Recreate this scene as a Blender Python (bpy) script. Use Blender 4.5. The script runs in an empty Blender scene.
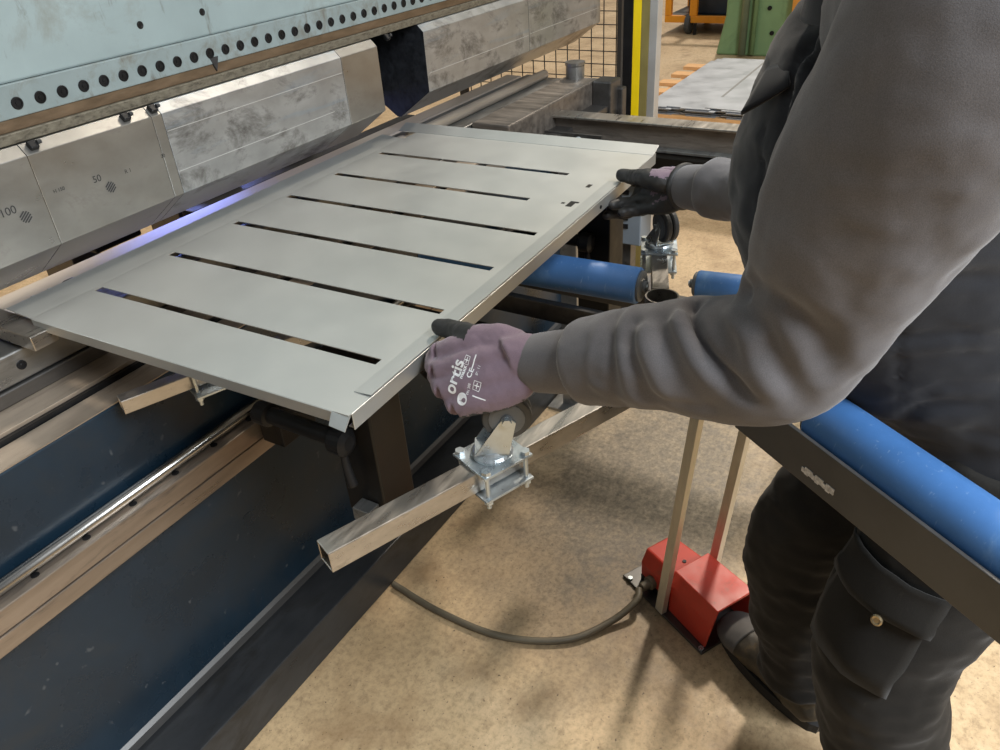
import bpy, bmesh, math, random
from mathutils import Vector, Matrix, noise
from mathutils.bvhtree import BVHTree
random.seed(7)
C = bpy.context.scene.collection
SC = bpy.context.scene
V = Vector
PI = math.pi

# ------------------------------------------------------------------ camera solve
F = 775.0; H = 1.6
RX = V((0.50523166, -0.49335461, 0.70805522))
RY = V((-0.86068464, -0.22821293, 0.45512725))
RZ = V((-0.06295177, -0.83935695, -0.53992313))
EYE = V((0, 0, H))
def cw(c):
    c = V(c); return V((RX.dot(c), RY.dot(c), RZ.dot(c)))
def ray(px, py): return cw((px-500, py-375, F))
def onz(px, py, z): r = ray(px, py); return EYE + r*((z-H)/r.z)
def ony(px, py, y): r = ray(px, py); return EYE + r*(y/r.y)
def onx(px, py, x): r = ray(px, py); return EYE + r*(x/r.x)
def D(px, py, d): return EYE + ray(px, py)*(d/F)

cam = bpy.data.objects.new('camera', bpy.data.cameras.new('camera'))
C.objects.link(cam)
cr = cw((1,0,0)); cu = cw((0,-1,0)); cb = cw((0,0,-1))
cam.matrix_world = Matrix(((cr.x,cu.x,cb.x,0),(cr.y,cu.y,cb.y,0),(cr.z,cu.z,cb.z,H),(0,0,0,1)))
cam.data.sensor_width = 36; cam.data.lens = F/1000*36
cam.data.clip_start = 0.02; cam.data.clip_end = 200
SC.camera = cam
SC.view_settings.view_transform = 'Standard'; SC.view_settings.look = 'None'
SC.view_settings.gamma = 1; SC.view_settings.use_curve_mapping = False
SC.view_settings.exposure = 0.0

# ------------------------------------------------------------------ materials
def srgb(r, g, b):
    f = lambda c: (c/12.92 if c <= .04045 else ((c+.055)/1.055)**2.4)
    return (f(r/255), f(g/255), f(b/255), 1)
def newmat(name):
    m = bpy.data.materials.new(name); m.use_nodes = True
    nt = m.node_tree; b = nt.nodes['Principled BSDF']
    return m, nt, b
def coords(nt, scale=(1,1,1), rot=(0,0,0)):
    tc = nt.nodes.new('ShaderNodeTexCoord'); mp = nt.nodes.new('ShaderNodeMapping')
    mp.inputs['Scale'].default_value = scale; mp.inputs['Rotation'].default_value = rot
    nt.links.new(tc.outputs['Object'], mp.inputs['Vector']); return mp.outputs[0]
def noise_n(nt, vec, scale, detail=6, rough=.6, dist=0):
    n = nt.nodes.new('ShaderNodeTexNoise'); n.inputs['Scale'].default_value = scale
    n.inputs['Detail'].default_value = detail; n.inputs['Roughness'].default_value = rough
    n.inputs['Distortion'].default_value = dist
    nt.links.new(vec, n.inputs['Vector']); return n.outputs['Fac']
def ramp(nt, fac, stops):
    r = nt.nodes.new('ShaderNodeValToRGB'); e = r.color_ramp.elements
    while len(e) < len(stops): e.new(.5)
    for i, (p, c) in enumerate(stops):
        e[i].position = p; e[i].color = c if len(c) == 4 else (*c, 1)
    nt.links.new(fac, r.inputs['Fac']); return r.outputs['Color']
def mix(nt, a, b, fac, mode='MIX'):
    m = nt.nodes.new('ShaderNodeMix'); m.data_type = 'RGBA'; m.blend_type = mode
    for s, v in ((m.inputs[0], fac), (m.inputs[6], a), (m.inputs[7], b)):
        if isinstance(v, (int, float)): s.default_value = v
        elif isinstance(v, tuple): s.default_value = v
        else: nt.links.new(v, s)
    return m.outputs[2]
def bump(nt, b, h, strength=.2, dist=.002):
    n = nt.nodes.new('ShaderNodeBump'); n.inputs['Strength'].default_value = strength
    n.inputs['Distance'].default_value = dist
    nt.links.new(h, n.inputs['Height']); nt.links.new(n.outputs[0], b.inputs['Normal'])
def surf(name, col, rough=.5, metal=0., var=.25, scale=12, stretch=(1,1,1), dark=None, darkth=(.55,.75),
         bstr=0., bscale=200, scratch=None, rvar=.1, spec=.5, sheen=0, streak=None):
    """painted / bare surface: base colour with noise, optional stains and fine scratches"""
    m, nt, b = newmat(name)
    v = coords(nt, stretch)
    n1 = noise_n(nt, v, scale)
    c = V(col[:3])
    lo = tuple(c*(1-var))+(1,); hi = tuple(min(1, x*(1+var)) for x in c)+(1,)
    out = ramp(nt, n1, [(.3, lo), (.7, hi)])
    if dark:
        v2 = coords(nt, tuple(.6*s for s in stretch))
        n2 = noise_n(nt, v2, scale*1.7, 8, .7, .4)
        f = ramp(nt, n2, [(darkth[0], (0,0,0)), (darkth[1], (1,1,1))])
        out = mix(nt, out, dark, f)
    if streak:
        sc_, ss, ssc, lo_, hi_ = streak
        n5 = noise_n(nt, coords(nt, ss), ssc, 7, .65, .3)
        out = mix(nt, out, sc_, ramp(nt, n5, [(lo_, (0,0,0)), (hi_, (.9,.9,.9))]))
    if scratch:
        v3 = coords(nt, tuple(s for s in (6, 40, 5)), (0, .5, .3))
        n3 = noise_n(nt, v3, 7, 2, .5)
        f3 = ramp(nt, n3, [(.70, (0,0,0)), (.76, (.8,.8,.8))])
        out = mix(nt, out, scratch, f3)
    nt.links.new(out, b.inputs['Base Color'])
    b.inputs['Metallic'].default_value = metal
    b.inputs['Specular IOR Level'].default_value = spec
    rr = ramp(nt, n1, [(.3, (rough-rvar,)*3), (.7, (rough+rvar,)*3)])
    nt.links.new(rr, b.inputs['Roughness'])
    if sheen:
        b.inputs['Sheen Weight'].default_value = sheen; b.inputs['Sheen Roughness'].default_value = .5
    if bstr:
        v4 = coords(nt, stretch); n4 = noise_n(nt, v4, bscale, 3, .6)
        bump(nt, b, n4, bstr, .001)
    return m

M = {}
M['aqua'] = surf('aqua_grey_paint', srgb(138,152,152), .5, 0, .10, 5, (1,1,1), srgb(112,110,98), (.54,.78), .12, 120, streak=(srgb(84,78,66), (1,1,.22), 34, .60, .74))
M['aqua_plate'] = surf('aqua_plate_paint', srgb(130,142,142), .45, .1, .10, 14, (1,1,1), srgb(104,100,88), (.52,.76), .1, streak=(srgb(84,72,56), (1,1,.3), 30, .58, .74))
M['rust'] = surf('brown_oily_steel', srgb(104,86,66), .5, .35, .25, 20, (1,1,3), srgb(120,112,96), (.6,.8), .3)
M['edge'] = surf('grimy_edge_steel', srgb(112,106,92), .5, .35, .3, 60, (1,1,2), srgb(58,52,44), (.5,.7), .5, 150)
M['tool'] = surf('ground_tool_steel', (.37,.36,.335,1), .32, .9, .13, 9, (1,1,1.5), (.24,.22,.20,1), (.58,.8), .04, 400, None, .06)
M['tool_worn'] = surf('worn_tool_steel', (.40,.405,.40,1), .36, .72, .22, 9, (.8,1,1.3), (.15,.145,.135,1), (.50,.66), .05, 400, None, .08, streak=((.30,.38,.46,1), (.35,1,3.2), 7, .56, .74))
M['tool_worn'].node_tree  # worn faces carry blotches and a faint blue sheen painted into the colour
M['tool_end'] = surf('shade_dark_tool_end', (.018,.02,.024,1), .5, .3, .5, 60)  # shade on the tool end faces put into a near-black colour
M['black'] = surf('black_paint', (.009,.009,.0095,1), .45, 0, .3, 20, spec=.25)
M['brownblack'] = surf('oiled_black_steel', (.007,.0055,.004,1), .42, 0, .3, 10, spec=.3)
M['navy'] = surf('navy_gloss_paint', (.008,.021,.036,1), .3, 0, .25, 5, (1,1,1), (.020,.026,.032,1), (.5,.75), .05, 60, (.07,.08,.09,1), .08, streak=((.06,.065,.07,1), (1,1,1), 11, .66, .82))
M['base'] = surf('charcoal_base_steel', (.055,.058,.062,1), .36, .5, .3, 8, (.5,1,1), (.03,.028,.024,1), (.5,.7), .1)
M['rail'] = surf('brown_machined_rail', (.33,.275,.225,1), .36, .75, .22, 10, (.4,3,3), (.13,.12,.11,1), (.54,.72), .06, 150)
M['bedstrip'] = surf('tan_oiled_strip', (.38,.31,.24,1), .42, .55, .18, 12, (.4,2,2), (.2,.16,.12,1), (.56,.76), .06)
M['darksteel'] = surf('dark_steel', (.12,.115,.11,1), .38, .8, .25, 10, (.5,2,2), (.05,.045,.04,1), (.55,.75))
M['greysteel'] = surf('grey_steel', (.30,.30,.29,1), .36, .85, .2, 10, (.5,2,2), (.13,.12,.11,1), (.55,.75), .05)
M['chrome'] = surf('polished_rod', (.34,.33,.31,1), .24, 1, .1, 10, (.4,2,2))
M['tube'] = surf('bare_steel_tube', (.44,.41,.37,1), .33, .92, .18, 18, (.5,3,3), (.2,.18,.15,1), (.58,.8), .05)
M['zinc'] = surf('zinc_plated', (.54,.59,.61,1), .32, .75, .12, 40)
M['sheet'] = surf('galvanised_sheet', (.55,.56,.54,1), .42, .8, .035, 7, (1,1,1), None, (.5,.7), .02, 600, None, .03)
M['zinc_soft'] = surf('bright_hem_steel', (.60,.61,.60,1), .30, .9, .06, 20)
M['barsteel'] = surf('dark_bar_steel', (.095,.092,.088,1), .42, .45, .2, 8, (1,1,1), (.05,.048,.045,1), (.6,.8))
M['darkbrown'] = surf('brown_oily_channel', (.20,.175,.15,1), .45, .6, .3, 14, (3,.4,3), (.07,.06,.05,1), (.5,.75))
M['boxblue'] = surf('blue_grey_box', (.16,.19,.22,1), .5, 0, .1, 10)
M['greyslot'] = surf('slot_shade', (.22,.22,.21,1), .6, .2, .1, 10)
M['greenpipe'] = surf('grey_green_pipe', srgb(120,134,110), .4, .2, .1, 10)
M['orangeboard'] = surf('orange_board_paint', srgb(222,150,62), .5, 0, .1, 8)
M['navybox'] = surf('navy_load', (.02,.035,.06,1), .5, 0, .3, 6)
M['liplight'] = surf('lip_steel', (.11,.108,.105,1), .4, .5, .2, 8, (.5,2,2))
M['diesteel'] = surf('pale_die_steel', (.55,.49,.42,1), .38, .7, .12, 10, (.4,2,2))
M['blank'] = surf('cut_blank_steel', (.40,.42,.45,1), .45, .6, .05, 6)
M['roller'] = surf('blue_roller_plastic', srgb(76,126,188), .5, 0, .12, 10, (1,1,1), srgb(126,166,210), (.54,.8), .05, 100, streak=((.30,.46,.68,1), (9,9,1.2), 14, .62, .74))
M['rubber'] = surf('grey_rubber', (.06,.062,.062,1), .55, 0, .2, 40)
M['wheelgrey'] = surf('wheel_side_plastic', (.13,.14,.145,1), .5, 0, .1, 20)
M['red'] = surf('red_pedal_paint', srgb(196,62,46), .42, 0, .1, 15, (1,1,1), srgb(150,72,56), (.55,.75), .06)
M['pole'] = surf('galvanised_pole', srgb(206,198,178), .42, .35, .12, 25, (2,2,.5))
M['cable'] = surf('grey_cable', srgb(96,88,72), .5)
M['yellow'] = surf('yellow_paint', srgb(246,214,20), .4, 0, .06)
M['alu'] = surf('anodised_aluminium', (.62,.62,.60,1), .4, .6, .06)
M['olive'] = surf('olive_profile', srgb(150,138,84), .45, .3, .1)
M['wire'] = surf('dark_wire', (.02,.02,.02,1), .5)
M['orange'] = surf('orange_paint', srgb(232,150,30), .45, 0, .08)
M['green'] = surf('green_machine_paint', srgb(122,152,106), .5, 0, .12, 4, (1,1,.5), srgb(84,112,72), (.55,.8))
M['wood'] = surf('pallet_wood', srgb(214,164,108), .7, 0, .2, 12, (4,.6,4), srgb(176,120,70), (.55,.75), .2, 60)
M['white_print'] = surf('white_print', (.8,.8,.8,1), .6, 0, .02)
M['black_print'] = surf('etched_mark', (.06,.06,.06,1), .5, .4, .02)
M['label'] = surf('worn_label', (.62,.60,.57,1), .6, 0, .4, 180)

def fabric(name, col, weave=900, var=.12, bstr=.35, sheen=.25, stain=None):
    m, nt, b = newmat(name)
    v = coords(nt); n = noise_n(nt, v, weave, 2, .7); n2 = noise_n(nt, v, 9, 5, .6)
    c = V(col[:3])
    o = ramp(nt, n2, [(.3, tuple(c*(1-var))), (.7, tuple(c*(1+var)))])
    o2 = ramp(nt, n, [(.3, (.72,.72,.72)), (.7, (1.2,1.2,1.2))])
    o = mix(nt, o, o2, .7, 'MULTIPLY')
    if stain:
        n3 = noise_n(nt, coords(nt, (1,1,.6)), 24, 8, .75, .3)
        o = mix(nt, o, stain, ramp(nt, n3, [(.62,(0,0,0)),(.8,(.75,.75,.75))]))
    nt.links.new(o, b.inputs['Base Color']); b.inputs['Roughness'].default_value = .9
    b.inputs['Specular IOR Level'].default_value = .15
    b.inputs['Sheen Weight'].default_value = sheen; b.inputs['Sheen Roughness'].default_value = .45
    bump(nt, b, n, bstr, .0006); return m
M['sleeve'] = fabric('grey_softshell', (.135,.128,.131))
M['vest'] = fabric('charcoal_softshell', (.026,.027,.031), 900, .15)
M['trouser'] = fabric('black_canvas', (.019,.0175,.0155), 700, .25, .4, .12, (.05,.045,.037,1))
M['glove'] = fabric('mauve_knit', (.20,.145,.175), 1500, .08, .5, .3)
M['glove_rib'] = fabric('mauve_rib_knit', (.165,.125,.15), 1500, .08, .6, .3)
M['lace'] = surf('tan_lace', (.12,.085,.04,1), .8)
M['coat'] = surf('black_nitrile', (.02,.019,.018,1), .55, 0, .4, 60, (1,1,1), (.05,.045,.04,1), (.6,.8), .2, 300)
M['boot'] = surf('black_boot_leather', (.05,.04,.027,1), .5, 0, .4, 40, (1,1,1), (.12,.085,.04,1), (.52,.74), .3, 90)
M['toe'] = surf('grey_toe_cap', (.10,.095,.09,1), .55, 0, .2, 40)
M['sole'] = surf('black_sole', (.015,.014,.013,1), .7)
M['brass'] = surf('brass_snap', (.42,.33,.2,1), .35, .9, .1, 60)
M['skin'] = surf('skin', srgb(206,156,130), .5, 0, .06, 20)
M['hair'] = surf('brown_hair', (.04,.025,.015,1), .6, 0, .3, 80)
M['eye'] = surf('eye_white', (.8,.8,.8,1), .2, 0, .02)

# concrete floor
m, nt, b = newmat('stained_concrete')
v = coords(nt)
nA = noise_n(nt, v, 1.3, 8, .62, .2); nB = noise_n(nt, v, 26, 8, .7); nC = noise_n(nt, v, 95, 4, .6)
col = ramp(nt, nA, [(.3, srgb(172,145,108)), (.5, srgb(198,171,132)), (.72, srgb(211,186,150))])
nE = noise_n(nt, v, 70, 6, .75); nF = noise_n(nt, v, 5, 6, .6, .3)
col = mix(nt, col, ramp(nt, nE, [(.36,(.62,.60,.56)),(.5,(.98,.98,.98)),(.64,(1.16,1.16,1.15))]), .68, 'MULTIPLY')
col = mix(nt, col, srgb(136,106,72), ramp(nt, nF, [(.50,(0,0,0)),(.70,(.65,.65,.65))]))
col = mix(nt, col, srgb(128,104,76), ramp(nt, nB, [(.54,(0,0,0)),(.70,(.6,.6,.6))]))
col = mix(nt, col, srgb(74,58,44), ramp(nt, nC, [(.64,(0,0,0)),(.70,(.9,.9,.9))]))
# greyer, darker patch beside the machine
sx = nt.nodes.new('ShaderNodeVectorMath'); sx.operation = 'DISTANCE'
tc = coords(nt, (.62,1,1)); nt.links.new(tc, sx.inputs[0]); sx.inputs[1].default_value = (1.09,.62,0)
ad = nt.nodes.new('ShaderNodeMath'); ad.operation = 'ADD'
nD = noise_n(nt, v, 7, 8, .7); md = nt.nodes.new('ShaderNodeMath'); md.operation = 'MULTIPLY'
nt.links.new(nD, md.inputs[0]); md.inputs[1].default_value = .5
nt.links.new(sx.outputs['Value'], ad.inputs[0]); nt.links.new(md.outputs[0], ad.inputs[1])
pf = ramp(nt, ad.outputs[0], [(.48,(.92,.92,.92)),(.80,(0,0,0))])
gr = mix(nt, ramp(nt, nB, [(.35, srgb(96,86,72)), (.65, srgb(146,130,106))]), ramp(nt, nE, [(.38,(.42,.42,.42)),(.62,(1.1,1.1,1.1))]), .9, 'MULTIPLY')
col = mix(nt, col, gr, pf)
nt.links.new(col, b.inputs['Base Color'])
rr = ramp(nt, nB, [(.3,(.42,)*3),(.7,(.62,)*3)]); nt.links.new(rr, b.inputs['Roughness'])
bump(nt, b, nB, .15, .003)
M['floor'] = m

# ------------------------------------------------------------------ mesh helpers
ROOT = {}
def link_mesh(name, bm, mat, parent=None, smooth=False, bev=0, segs=2, sub=0, auto=None):
    me = bpy.data.meshes.new(name)
    bmesh.ops.recalc_face_normals(bm, faces=bm.faces)
    if smooth:
        for f in bm.faces: f.smooth = True
    bm.to_mesh(me); bm.free()
    o = bpy.data.objects.new(name, me); C.objects.link(o)
    mats = mat if isinstance(mat, (list, tuple)) else [mat]
    for mm in mats: me.materials.append(M[mm] if isinstance(mm, str) else mm)
    if parent is not None:
        o.parent = parent; rl = ROOT[parent]; me.transform(Matrix.Translation(-rl)); ROOT[o] = rl
    else: ROOT[o] = V((0,0,0))
    if bev:
        md = o.modifiers.new('bevel', 'BEVEL'); md.width = bev; md.segments = segs
        md.limit_method = 'ANGLE'; md.angle_limit = math.radians(40)
        md.harden_normals = False
    if sub:
        md = o.modifiers.new('sub', 'SUBSURF'); md.levels = sub; md.render_levels = sub
    return o
obj = link_mesh
def setp(o, label=None, cat=None, group=None, kind=None):
    if label: o['label'] = label
    if cat: o['category'] = cat
    if group: o['group'] = group
    if kind: o['kind'] = kind
    return o
def rebase(o, loc):
    """move a top-level mesh's origin to loc"""
    loc = V(loc); o.data.transform(Matrix.Translation(-loc)); o.location = loc; ROOT[o] = loc; return o
def thing(name, loc, label, cat, group=None):
    o = bpy.data.objects.new(name, None); C.objects.link(o); o.location = loc
    o.empty_display_size = .05; ROOT[o] = V(loc); return setp(o, label, cat, group)
def dup(root, loc, label=None, group=None):
    r = root.copy(); C.objects.link(r); r.location = loc; ROOT[r] = V(loc)
    if label: r['label'] = label
    if group: r['group'] = group
    for ch in list(root.children):
        c = ch.copy(); C.objects.link(c); c.parent = r
        for g in ch.children:
            d = g.copy(); C.objects.link(d); d.parent = c
    return r
def BM(): return bmesh.new()
def box(bm, x0, x1, y0, y1, z0, z1, mi=0):
    vs = [bm.verts.new(p) for p in ((x0,y0,z0),(x1,y0,z0),(x1,y1,z0),(x0,y1,z0),(x0,y0,z1),(x1,y0,z1),(x1,y1,z1),(x0,y1,z1))]
    for q in ((3,2,1,0),(4,5,6,7),(0,1,5,4),(1,2,6,5),(2,3,7,6),(3,0,4,7)):
        f = bm.faces.new([vs[i] for i in q]); f.material_index = mi
    return vs
def obox(bm, c, ax, ay, az, hx, hy, hz):
    """oriented box about c, half sizes along unit axes"""
    c = V(c); P = []
    for sz in (-1,1):
        for sx_, sy in ((-1,-1),(1,-1),(1,1),(-1,1)):
            P.append(bm.verts.new(c + ax*(hx*sx_) + ay*(hy*sy) + az*(hz*sz)))
    for q in ((3,2,1,0),(4,5,6,7),(0,1,5,4),(1,2,6,5),(2,3,7,6),(3,0,4,7)):
        bm.faces.new([P[i] for i in q])
def prism_x(bm, prof, x0, x1, endmi=0, mi=0):
    """extrude a (y,z) profile along X"""
    a = [bm.verts.new((x0, y, z)) for y, z in prof]; c = [bm.verts.new((x1, y, z)) for y, z in prof]
    n = len(prof)
    for i in range(n):
        f = bm.faces.new((a[i], a[(i+1)%n], c[(i+1)%n], c[i])); f.material_index = mi
    for q in (a[::-1], c):
        f = bm.faces.new(q); f.material_index = endmi
def frame_of(t):
    t = t.normalized(); up = V((0,0,1)) if abs(t.z) < .9 else V((1,0,0))
    s = t.cross(up).normalized(); return s, s.cross(t).normalized()
def cyl(bm, p0, p1, r0, r1=None, n=24, caps=True):
    p0, p1 = V(p0), V(p1); r1 = r0 if r1 is None else r1
    s, u = frame_of(p1-p0)
    A = []; B = []
    for i in range(n):
        a = 2*PI*i/n; d = s*math.cos(a)+u*math.sin(a)
        A.append(bm.verts.new(p0+d*r0)); B.append(bm.verts.new(p1+d*r1))
    for i in range(n): bm.faces.new((A[i], A[(i+1)%n], B[(i+1)%n], B[i]))
    if caps: bm.faces.new(A[::-1]); bm.faces.new(B)
def lathe(bm, p0, axis, prof, n=28):
    """revolve [(dist along axis, radius)] about axis through p0"""
    p0 = V(p0); ax = V(axis).normalized(); s, u = frame_of(ax); rings = []
    for d, r in prof:
        rings.append([bm.verts.new(p0+ax*d+(s*math.cos(2*PI*i/n)+u*math.sin(2*PI*i/n))*max(r,1e-5)) for i in range(n)])
    for a, c in zip(rings, rings[1:]):
        for i in range(n): bm.faces.new((a[i], a[(i+1)%n], c[(i+1)%n], c[i]))
    bm.faces.new(rings[0][::-1]); bm.faces.new(rings[-1])
def catmull(P, n):
    out = []
    for i in range(len(P)-1):
        p0 = P[max(i-1,0)]; p1 = P[i]; p2 = P[i+1]; p3 = P[min(i+2,len(P)-1)]
        for k in range(n):
            t = k/n
            out.append([.5*((2*b)+(-a+c)*t+(2*a-5*b+4*c-d)*t*t+(-a+3*b-3*c+d)*t**3) for a,b,c,d in zip(p0,p1,p2,p3)])
    out.append(list(P[-1])); return out
def tube(bm, pts, r, n=12, sub=6):
    P = catmull([list(p) for p in pts], sub); P = [V(p) for p in P]
    rings = []; s0 = None
    for i, p in enumerate(P):
        t = (P[min(i+1,len(P)-1)]-P[max(i-1,0)]).normalized()
        if s0 is None: s0, _ = frame_of(t)
        s0 = (s0 - t*s0.dot(t)).normalized(); u = t.cross(s0)
        rr = r(i/(len(P)-1)) if callable(r) else r
        rings.append([bm.verts.new(p+(s0*math.cos(2*PI*k/n)+u*math.sin(2*PI*k/n))*rr) for k in range(n)])
    for a, c in zip(rings, rings[1:]):
        for k in range(n): bm.faces.new((a[k], a[(k+1)%n], c[(k+1)%n], c[k]))
    bm.faces.new(rings[0][::-1]); bm.faces.new(rings[-1])
def loft(bm, rings, n=40, sub=8, axis=V((1,0,0)), power=2.0, caps=True):
    """rings: (centre, half-width along axis dir, half-depth) ; smooth through them; sections perpendicular to the path"""
    P = catmull([[*c, a, d] for c, a, d in rings], sub)
    out = []
    for i, p in enumerate(P):
        c = V(p[:3]); q0 = V(P[max(i-1,0)][:3]); q1 = V(P[min(i+1,len(P)-1)][:3])
        t = (q1-q0).normalized()
        s = (axis - t*axis.dot(t)).normalized(); u = t.cross(s)
        rg = []
        for k in range(n):
            a = 2*PI*k/n; cx, sy = math.cos(a), math.sin(a)
            cx = math.copysign(abs(cx)**(2/power), cx); sy = math.copysign(abs(sy)**(2/power), sy)
            rg.append(bm.verts.new(c+s*(cx*p[3])+u*(sy*p[4])))
        out.append(rg)
    for a, c in zip(out, out[1:]):
        for k in range(n): bm.faces.new((a[k], a[(k+1)%n], c[(k+1)%n], c[k]))
    if caps: bm.faces.new(out[0][::-1]); bm.faces.new(out[-1])
    return out
def remeshed(bm, voxel, smooth_it=4, fac=.5):
    """one continuous skin over overlapping lofts -> bmesh"""
    bmesh.ops.recalc_face_normals(bm, faces=bm.faces)
    me = bpy.data.meshes.new('tmp'); bm.to_mesh(me); bm.free()
    o = bpy.data.objects.new('tmp', me); C.objects.link(o)
    md = o.modifiers.new('r', 'REMESH'); md.mode = 'VOXEL'; md.voxel_size = voxel
    if smooth_it:
        s = o.modifiers.new('s', 'SMOOTH'); s.iterations = smooth_it; s.factor = fac
    dg = bpy.context.evaluated_depsgraph_get()
    me2 = bpy.data.meshes.new_from_object(o.evaluated_get(dg))
    out = bmesh.new(); out.from_mesh(me2)
    bpy.data.objects.remove(o); bpy.data.meshes.remove(me); bpy.data.meshes.remove(me2)
    return out
def wrinkle(bm, amp, scale, stretch=(1,1,1), seed=0.):
    bm.normal_update()
    for v in bm.verts:
        p = V((v.co.x*stretch[0], v.co.y*stretch[1], v.co.z*stretch[2]))*scale + V((seed,seed,seed))
        n = noise.noise(p) + .5*noise.noise(p*2.1) + .25*noise.noise(p*4.3)
        v.co += v.normal*(n*amp)
def crease(bm, pts, width, depth, sub=10):
    """press (depth<0) or raise (depth>0) a soft fold along a 3-D polyline"""
    L = [V(p) for p in catmull([list(p) for p in pts], sub)]
    bm.normal_update(); new = []
    for v in bm.verts:
        d = 1e9; tt = 0
        for i, (a, c) in enumerate(zip(L, L[1:])):
            ac = c-a; t = max(0, min(1, (v.co-a).dot(ac)/max(ac.length_squared,1e-12)))
            q = (v.co-(a+ac*t)).length
            if q < d: d = q; tt = (i+t)/(len(L)-1)
        if d < 3*width:
            env = math.sin(PI*min(1,max(0,.08+.84*tt)))**.6
            new.append((v, v.normal*(depth*env*math.exp(-(d/width)**2))))
    for v, q in new: v.co += q
def text_mesh(s, size, depth=0.0, bold=0.0):
    cu = bpy.data.curves.new('t', 'FONT'); cu.body = s; cu.size = size; cu.extrude = depth; cu.offset = bold
    cu.align_x = 'CENTER'; cu.align_y = 'CENTER'
    o = bpy.data.objects.new('t', cu); C.objects.link(o)
    dg = bpy.context.evaluated_depsgraph_get()
    me = bpy.data.meshes.new_from_object(o.evaluated_get(dg))
    b = bmesh.new(); b.from_mesh(me)
    bpy.data.objects.remove(o); bpy.data.curves.remove(cu); bpy.data.meshes.remove(me)
    return b
# ------------------------------------------------------------------ world, lamps, floor
w = bpy.data.worlds.new('hall_light'); SC.world = w; w.use_nodes = True
nt = w.node_tree; bg = nt.nodes['Background']
tc = nt.nodes.new('ShaderNodeTexCoord'); sp = nt.nodes.new('ShaderNodeSeparateXYZ')
nt.links.new(tc.outputs['Generated'], sp.inputs[0])
base = ramp(nt, sp.outputs['Z'], [(.0, (.30,.25,.20)), (.08, (.62,.54,.46)), (.35, (.60,.57,.54)), (.7, (.62,.65,.70))])
# rows of roof lights running along the hall
dv = nt.nodes.new('ShaderNodeMath'); dv.operation = 'DIVIDE'
mz = nt.nodes.new('ShaderNodeMath'); mz.operation = 'MAXIMUM'; mz.inputs[1].default_value = .05
nt.links.new(sp.outputs['Z'], mz.inputs[0]); nt.links.new(sp.outputs['Y'], dv.inputs[0]); nt.links.new(mz.outputs[0], dv.inputs[1])
sn = nt.nodes.new('ShaderNodeMath'); sn.operation = 'SINE'
ml = nt.nodes.new('ShaderNodeMath'); ml.operation = 'MULTIPLY_ADD'; ml.inputs[1].default_value = 3.2; ml.inputs[2].default_value = 1.2
nt.links.new(dv.outputs[0], ml.inputs[0]); nt.links.new(ml.outputs[0], sn.inputs[0])
st = ramp(nt, sn.outputs[0], [(.45,(0,0,0)),(.75,(1,1,1))])
zf = ramp(nt, sp.outputs['Z'], [(.18,(0,0,0)),(.4,(1,1,1))])
fac = mix(nt, st, zf, 1.0, 'MULTIPLY')
full = mix(nt, base, (1.5,1.55,1.6,1), fac)
nt.links.new(full, bg.inputs['Color']); # the bay behind the camera is darker than the lit hall ahead
mr = nt.nodes.new('ShaderNodeMapRange'); mr.inputs[1].default_value = -1; mr.inputs[2].default_value = .6
nt.links.new(sp.outputs['X'], mr.inputs[0])
xf = ramp(nt, mr.outputs[0], [(.05,(.38,.40,.43)),(.9,(1.0,.92,.80))])
full = mix(nt, full, xf, 1.0, 'MULTIPLY'); nt.links.new(full, bg.inputs['Color'])
bg.inputs['Strength'].default_value = .62

def lamp(name, kind, loc, target, energy, col, size=1.0, **k):
    l = bpy.data.lights.new(name, kind); l.energy = energy; l.color = col
    if kind == 'AREA': l.shape = 'DISK'; l.size = size
    if kind == 'SUN': l.angle = size
    o = bpy.data.objects.new(name, l); C.objects.link(o); o.location = loc
    o.rotation_euler = (V(target)-V(loc)).to_track_quat('-Z', 'Y').to_euler()
    return o
lamp('hall_daylight', 'SUN', (6,.3,7), (0,.2,0), 1.9, (1,.89,.75), math.radians(5))
lamp('roof_light', 'AREA', (.15,-2.9,4.2), (.9,.3,1.0), 360, (.88,.94,1.0), 2.4)
lamp('rear_fill', 'AREA', (2.2,5.0,4.0), (1.5,1.5,.9), 45, (1,.90,.78), 2.0)  # unseen fill added behind the press to brighten die and tool undersides
lamp('blue_flange_fill', 'AREA', (1.72,2.45,1.04), (1.0,1.40,1.0), 9, (.22,.30,1.0), .5)  # unseen blue lamp added to tint the machine-side flange of the sheet

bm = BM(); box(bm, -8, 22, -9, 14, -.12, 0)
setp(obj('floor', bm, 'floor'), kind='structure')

# ------------------------------------------------------------------ press brake
X0, X1 = -.55, 2.72
pb = thing('press_brake', (1.1, 1.45, 0), 'long press brake with aqua upper beam, navy lower bed and tan guide rails', 'press brake')
def part(name, bm, mat, par=pb, **k): return obj(name, bm, mat, par, **k)
YR = 1.42
bm = BM(); box(bm, X0, 3.15, YR+.006, 1.74, 1.3586, 2.6); part('ram_beam', bm, 'aqua', bev=.004)
bm = BM(); box(bm, X0, 3.15, YR, 1.60, 1.3046, 1.3586); part('bolt_plate', bm, 'aqua_plate', bev=.002)
bm = BM(); box(bm, X0, 3.15, YR+.003, 1.60, 1.284, 1.3046); part('clamp_strip', bm, 'rust', bev=.0015)
bm = BM(); box(bm, X0, 3.15, YR-.003, 1.60, 1.2656, 1.284); part('clamp_edge', bm, 'edge', bev=.002)
bm = BM(); box(bm, X0, 3.13, 1.66, 1.70, 1.05, 1.3586); part('clamp_plate', bm, 'black')
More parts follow.
